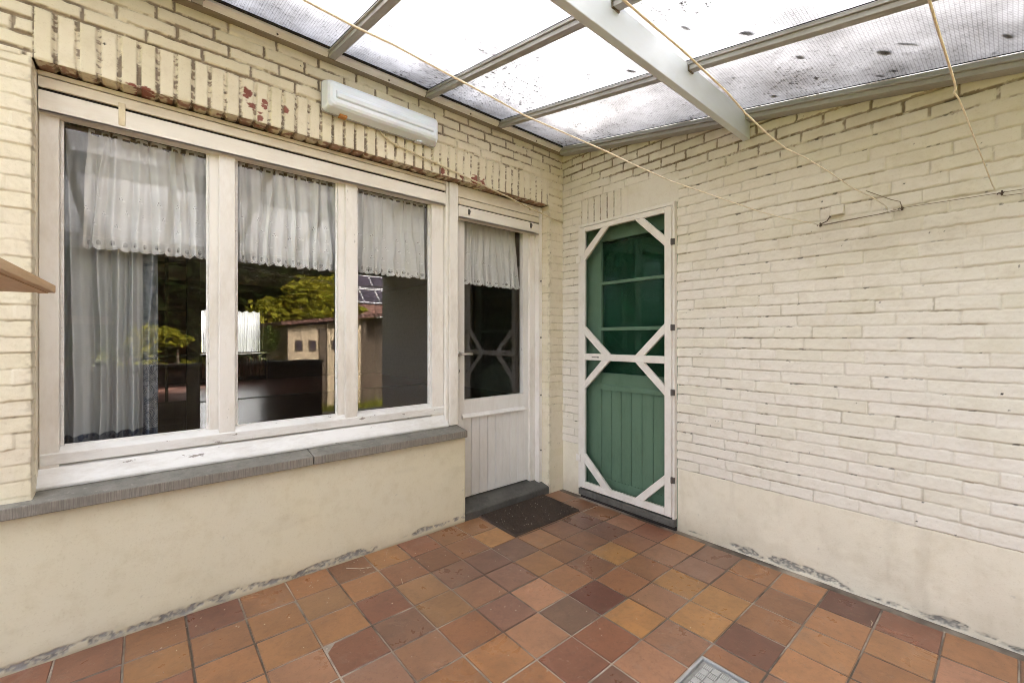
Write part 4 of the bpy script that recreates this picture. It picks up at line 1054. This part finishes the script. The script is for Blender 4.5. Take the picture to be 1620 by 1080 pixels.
# shed
shed = thing('garden_shed', (1.6, -8.5, GZ), 'beige rendered garden shed with small windows and tiled edge', 'shed')
m = MB(); SY = -7.72
m.prism([(-.1,GZ),(-.1,1.47),(.55,1.55),(.55,GZ)], 'y', SY-2.2, SY); m.prism([(.75,GZ),(.75,1.58),(1.55,1.68),(1.55,GZ)], 'y', SY-2.2, SY); m.box(.55,.75, SY-2.2, SY-.06, GZ, 1.55)
m.build('wall', M['shed_w'], shed)
m = MB(); m.prism([(1.55,GZ),(1.55,1.68),(3.9,1.95),(3.9,GZ)], 'y', SY-2.2, SY-.5); m.box(1.553,1.70, SY-.5, SY+.002, GZ, 1.69); m.build('wall', M['shed_d'], shed)
m = MB(); m.prism([(-.28,1.50),(4.1,2.0),(4.1,2.06),(-.28,1.56)], 'y', SY-2.4, SY+.22)
for i in range(40): m.tube([(-.25+i*.11, SY+.24, 1.555+i*.0126), (-.25+i*.11, SY-2.4, 1.555+i*.0126)], .04, 6)
m.build('roof', M['roof_tile'], shed)
for x in (.13, .42, .98):
    m = MB(); w = .075 if x < .5 else .13; m.box(x-w, x+w, SY-.05, SY+.012, .93, 1.17); wo = m.build('window', M['shed_d'], shed)
    m = MB(); m.box(x-w+.03, x+w-.03, SY+.0125, SY+.016, .96, 1.14); m.build('pane', M['solar'], wo)
m = MB(); m.box(.58,.74, SY-.055, SY-.02, GZ, 1.45); m.build('door', M['shed_d'], shed)
m = MB(); m.box(1.10,1.54, SY+.003, SY+.03, .55, 1.45); m.build('hatch', M['shed_w'], shed, .004)
m = MB(); m.box(1.14,1.17, SY+.004, SY+.04, GZ, .55); m.build('post', M['shed_d'], shed)

def foliage(n, blobs, size, seed):
    r = np.random.default_rng(seed)
    w = np.array([b[3]*b[4]*b[5] for b in blobs]); w = w/w.sum()
    k = r.choice(len(blobs), n, p=w); B = np.array(blobs)[k]
    d = r.normal(size=(n, 3)); d /= np.linalg.norm(d, axis=1)[:, None]
    rad = r.random(n)**.45
    c = B[:, :3]+d*rad[:, None]*B[:, 3:]
    c += .12*(r.normal(size=(n, 3)))*B[:, 3:]*.6
    a = r.normal(size=(n, 3)); a /= np.linalg.norm(a, axis=1)[:, None]; a[:, 2] *= .5
    b = np.cross(a, r.normal(size=(n, 3))); b /= np.linalg.norm(b, axis=1)[:, None]
    s = size*(.6+.8*r.random(n))[:, None]
    P = np.stack([c-a*s, c+b*s*.42, c+a*s, c-b*s*.42], 1).reshape(-1, 3)
    Q = np.arange(n*4).reshape(n, 4)
    sh = np.repeat(r.random(n), 4)
    return P, Q, dict(shade=sh)
def tree(name, x, y, h, crown, nleaf, size, matr, label, cat, group, seed, base=None):
    base = GZ if base is None else base
    t = thing(name, (x, y, base), label, cat, group)
    m = MB(); r = random.Random(seed)
    m.tube([(x,y,base),(x+.05*h*.2,y,base+h*.3),(x,y,base+h*.75)], [.05*h**.7,.04*h**.7,.012*h**.7], 8)
    for i in range(7):
        q = r.random()*6.28; zz = base+h*(.25+.4*r.random())
        m.tube([(x,y,zz),(x+.14*h*math.cos(q),y+.14*h*math.sin(q),zz+.12*h),(x+.25*h*math.cos(q),y+.25*h*math.sin(q),zz+.2*h)], [.02*h**.6,.012*h**.6,.004*h**.6], 6)
    m.build('trunk', M['bark'], t)
    blobs = []
    for i in range(crown[3]):
        q = r.random()*6.28; rr = r.random()**.5; zz = r.random()
        s = .22+.25*r.random()
        blobs.append((x+crown[0]*rr*math.cos(q), y+crown[1]*rr*math.sin(q), base+h*(1-crown[2])+h*crown[2]*zz*.92, crown[0]*s*1.3, crown[1]*s*1.3, h*crown[2]*s*.55))
    np_mesh('crown', [foliage(nleaf, blobs, size, seed)], matr, t)
    return t
G = 'trees at the end of the garden'
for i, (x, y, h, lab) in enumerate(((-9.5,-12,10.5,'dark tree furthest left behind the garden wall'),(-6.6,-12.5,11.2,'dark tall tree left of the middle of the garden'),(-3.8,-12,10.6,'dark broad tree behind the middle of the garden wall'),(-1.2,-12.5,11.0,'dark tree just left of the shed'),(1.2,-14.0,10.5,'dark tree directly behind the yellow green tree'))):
    tree('garden_tree', x, y, h, (2.1,1.5,.88,34), 12000, .17, M['leaf_d'], lab, 'tree', G, 50+i)  # trees made taller to block front sky light from the lower walls
tree('yellow_tree', 1.25, -10.6, 3.35, (1.15,.7,.55,18), 3000, .125, M['leaf_y'], 'yellow green sunlit tree leaning over the shed roof', 'tree', None, 71)
tree('garden_shrub', -.62, -8.2, 1.9, (.45,.4,.8,12), 2600, .06, M['leaf_m'], 'mid green shrub at the left end of the shed', 'shrub', None, 72)
tree('garden_shrub', -2.0, -8.8, 1.9, (.55,.35,.5,7), 900, .07, M['leaf_y'], 'small yellow green shrub further left in the garden', 'shrub', None, 73)
tree('garden_shrub', -2.75, -8.0, 1.75, (.4,.3,.4,5), 260, .075, M['leaf_y'], 'thin yellow green bush in front of the dark trees', 'shrub', None, 74)
# grass
r = np.random.default_rng(5); n = 15000
gx = r.uniform(-1.2, 5.5, n); gy = r.uniform(-7.75, -5.0, n); gh = r.uniform(.05, .16, n)*(1+1.4*(r.random(n) > .97)); ga = r.uniform(0, 6.28, n); gl = r.normal(0, .35, (n, 2))
bx = np.cos(ga)*.006; by = np.sin(ga)*.006
P = np.stack([np.stack([gx-bx, gy-by, gx*0+GZ], 1), np.stack([gx+bx, gy+by, gx*0+GZ], 1), np.stack([gx+bx*.3+gl[:,0]*gh, gy+by*.3+gl[:,1]*gh, GZ+gh], 1), np.stack([gx-bx*.3+gl[:,0]*gh, gy-by*.3+gl[:,1]*gh, GZ+gh], 1)], 1).reshape(-1, 3)
tag(np_mesh('grass', [(P, np.arange(n*4).reshape(n, 4), dict(shade=np.repeat(r.random(n), 4)))], M['grass']), 'yellow green grass in front of the shed', None, None, 'stuff')
# neighbour house with solar panels
nh = thing('neighbour_house', (9, -24, GZ), 'neighbouring house with solar panels on its tiled roof', 'house')
m = MB(); m.box(4.2, 13.5, -29, -22.5, GZ, 2.6); m.build('wall', M['house_n'], nh)
m = MB(); m.prism([(-22.0,2.55),(-25.75,6.2),(-29.5,2.55)], 'x', 4.0, 9.6); m.build('roof', M['roof_tile'], nh)
for i in range(5):
    for j in range(3):
        x = 4.6+i*1.0; a = .18+j*.27; c = a+.25
        def rp(q, d): return (-22.0-3.75*q, 2.55+3.65*q+d)
        pl = [rp(a,.10), rp(c,.10), rp(c,.16), rp(a,.16)]
        m = MB(); m.prism(pl, 'x', x, x+.94); so = m.build('solar_panel', M['solar'], nh)
        m = MB()
        for e0, e1, q0, q1 in ((x-.01,x+.012,a,c),(x+.928,x+.95,a,c),(x+.012,x+.928,a,a+.007),(x+.012,x+.928,c-.007,c)):
            m.prism([rp(q0,.161), rp(q1,.161), rp(q1,.185), rp(q0,.185)], 'x', e0, e1)
        m.build('panel_frame', M['gutter'], so)
m = MB(); m.prism([(-21.9,2.45),(-21.9,2.6),(-22.1,2.6),(-22.1,2.45)], 'x', 4.0, 9.6); m.build('gutter', M['gutter'], nh)

# ================================================================== LIGHT
SUN_EL, SUN_AZ = 38, 30          # azimuth from +Y, positive towards +X
w = bpy.data.worlds.new('World'); sc.world = w; w.use_nodes = True
nt = w.node_tree; nt.nodes.clear()
sky = nt.nodes.new('ShaderNodeTexSky'); sky.sky_type = 'NISHITA'; sky.sun_disc = False
sky.sun_elevation = R(SUN_EL); sky.sun_rotation = R(SUN_AZ); sky.air_density = .45; sky.dust_density = 5.; sky.ozone_density = .5
bg = nt.nodes.new('ShaderNodeBackground'); bg.inputs[1].default_value = .15
ow = nt.nodes.new('ShaderNodeOutputWorld'); hz = nt.nodes.new('ShaderNodeHueSaturation'); hz.inputs['Saturation'].default_value = .32; nt.links.new(sky.outputs[0], hz.inputs['Color']); nt.links.new(hz.outputs[0], bg.inputs[0]); nt.links.new(bg.outputs[0], ow.inputs[0])
ld = bpy.data.lights.new('sun', 'SUN'); ld.energy = 1.0; ld.angle = R(10); ld.color = (1, .97, .93)
lo = bpy.data.objects.new('sun', ld); COL.objects.link(lo)
dv = Vector((math.sin(R(SUN_AZ))*math.cos(R(SUN_EL)), math.cos(R(SUN_AZ))*math.cos(R(SUN_EL)), math.sin(R(SUN_EL))))
lo.rotation_euler = dv.to_track_quat('Z', 'Y').to_euler(); lo.location = (0, 0, 12)

sc.render.engine = 'CYCLES'
cy = sc.cycles; cy.use_denoising = True; cy.max_bounces = 14; cy.diffuse_bounces = 7; cy.glossy_bounces = 5; cy.transparent_max_bounces = 24; cy.transmission_bounces = 8
cy.filter_width = .9; cy.use_adaptive_sampling = True; cy.adaptive_threshold = .012; cy.sample_clamp_indirect = 5; cy.caustics_reflective = False; cy.caustics_refractive = False
vs = sc.view_settings; vs.view_transform = 'Standard'; vs.look = 'None'; vs.gamma = 1; vs.exposure = 3.97
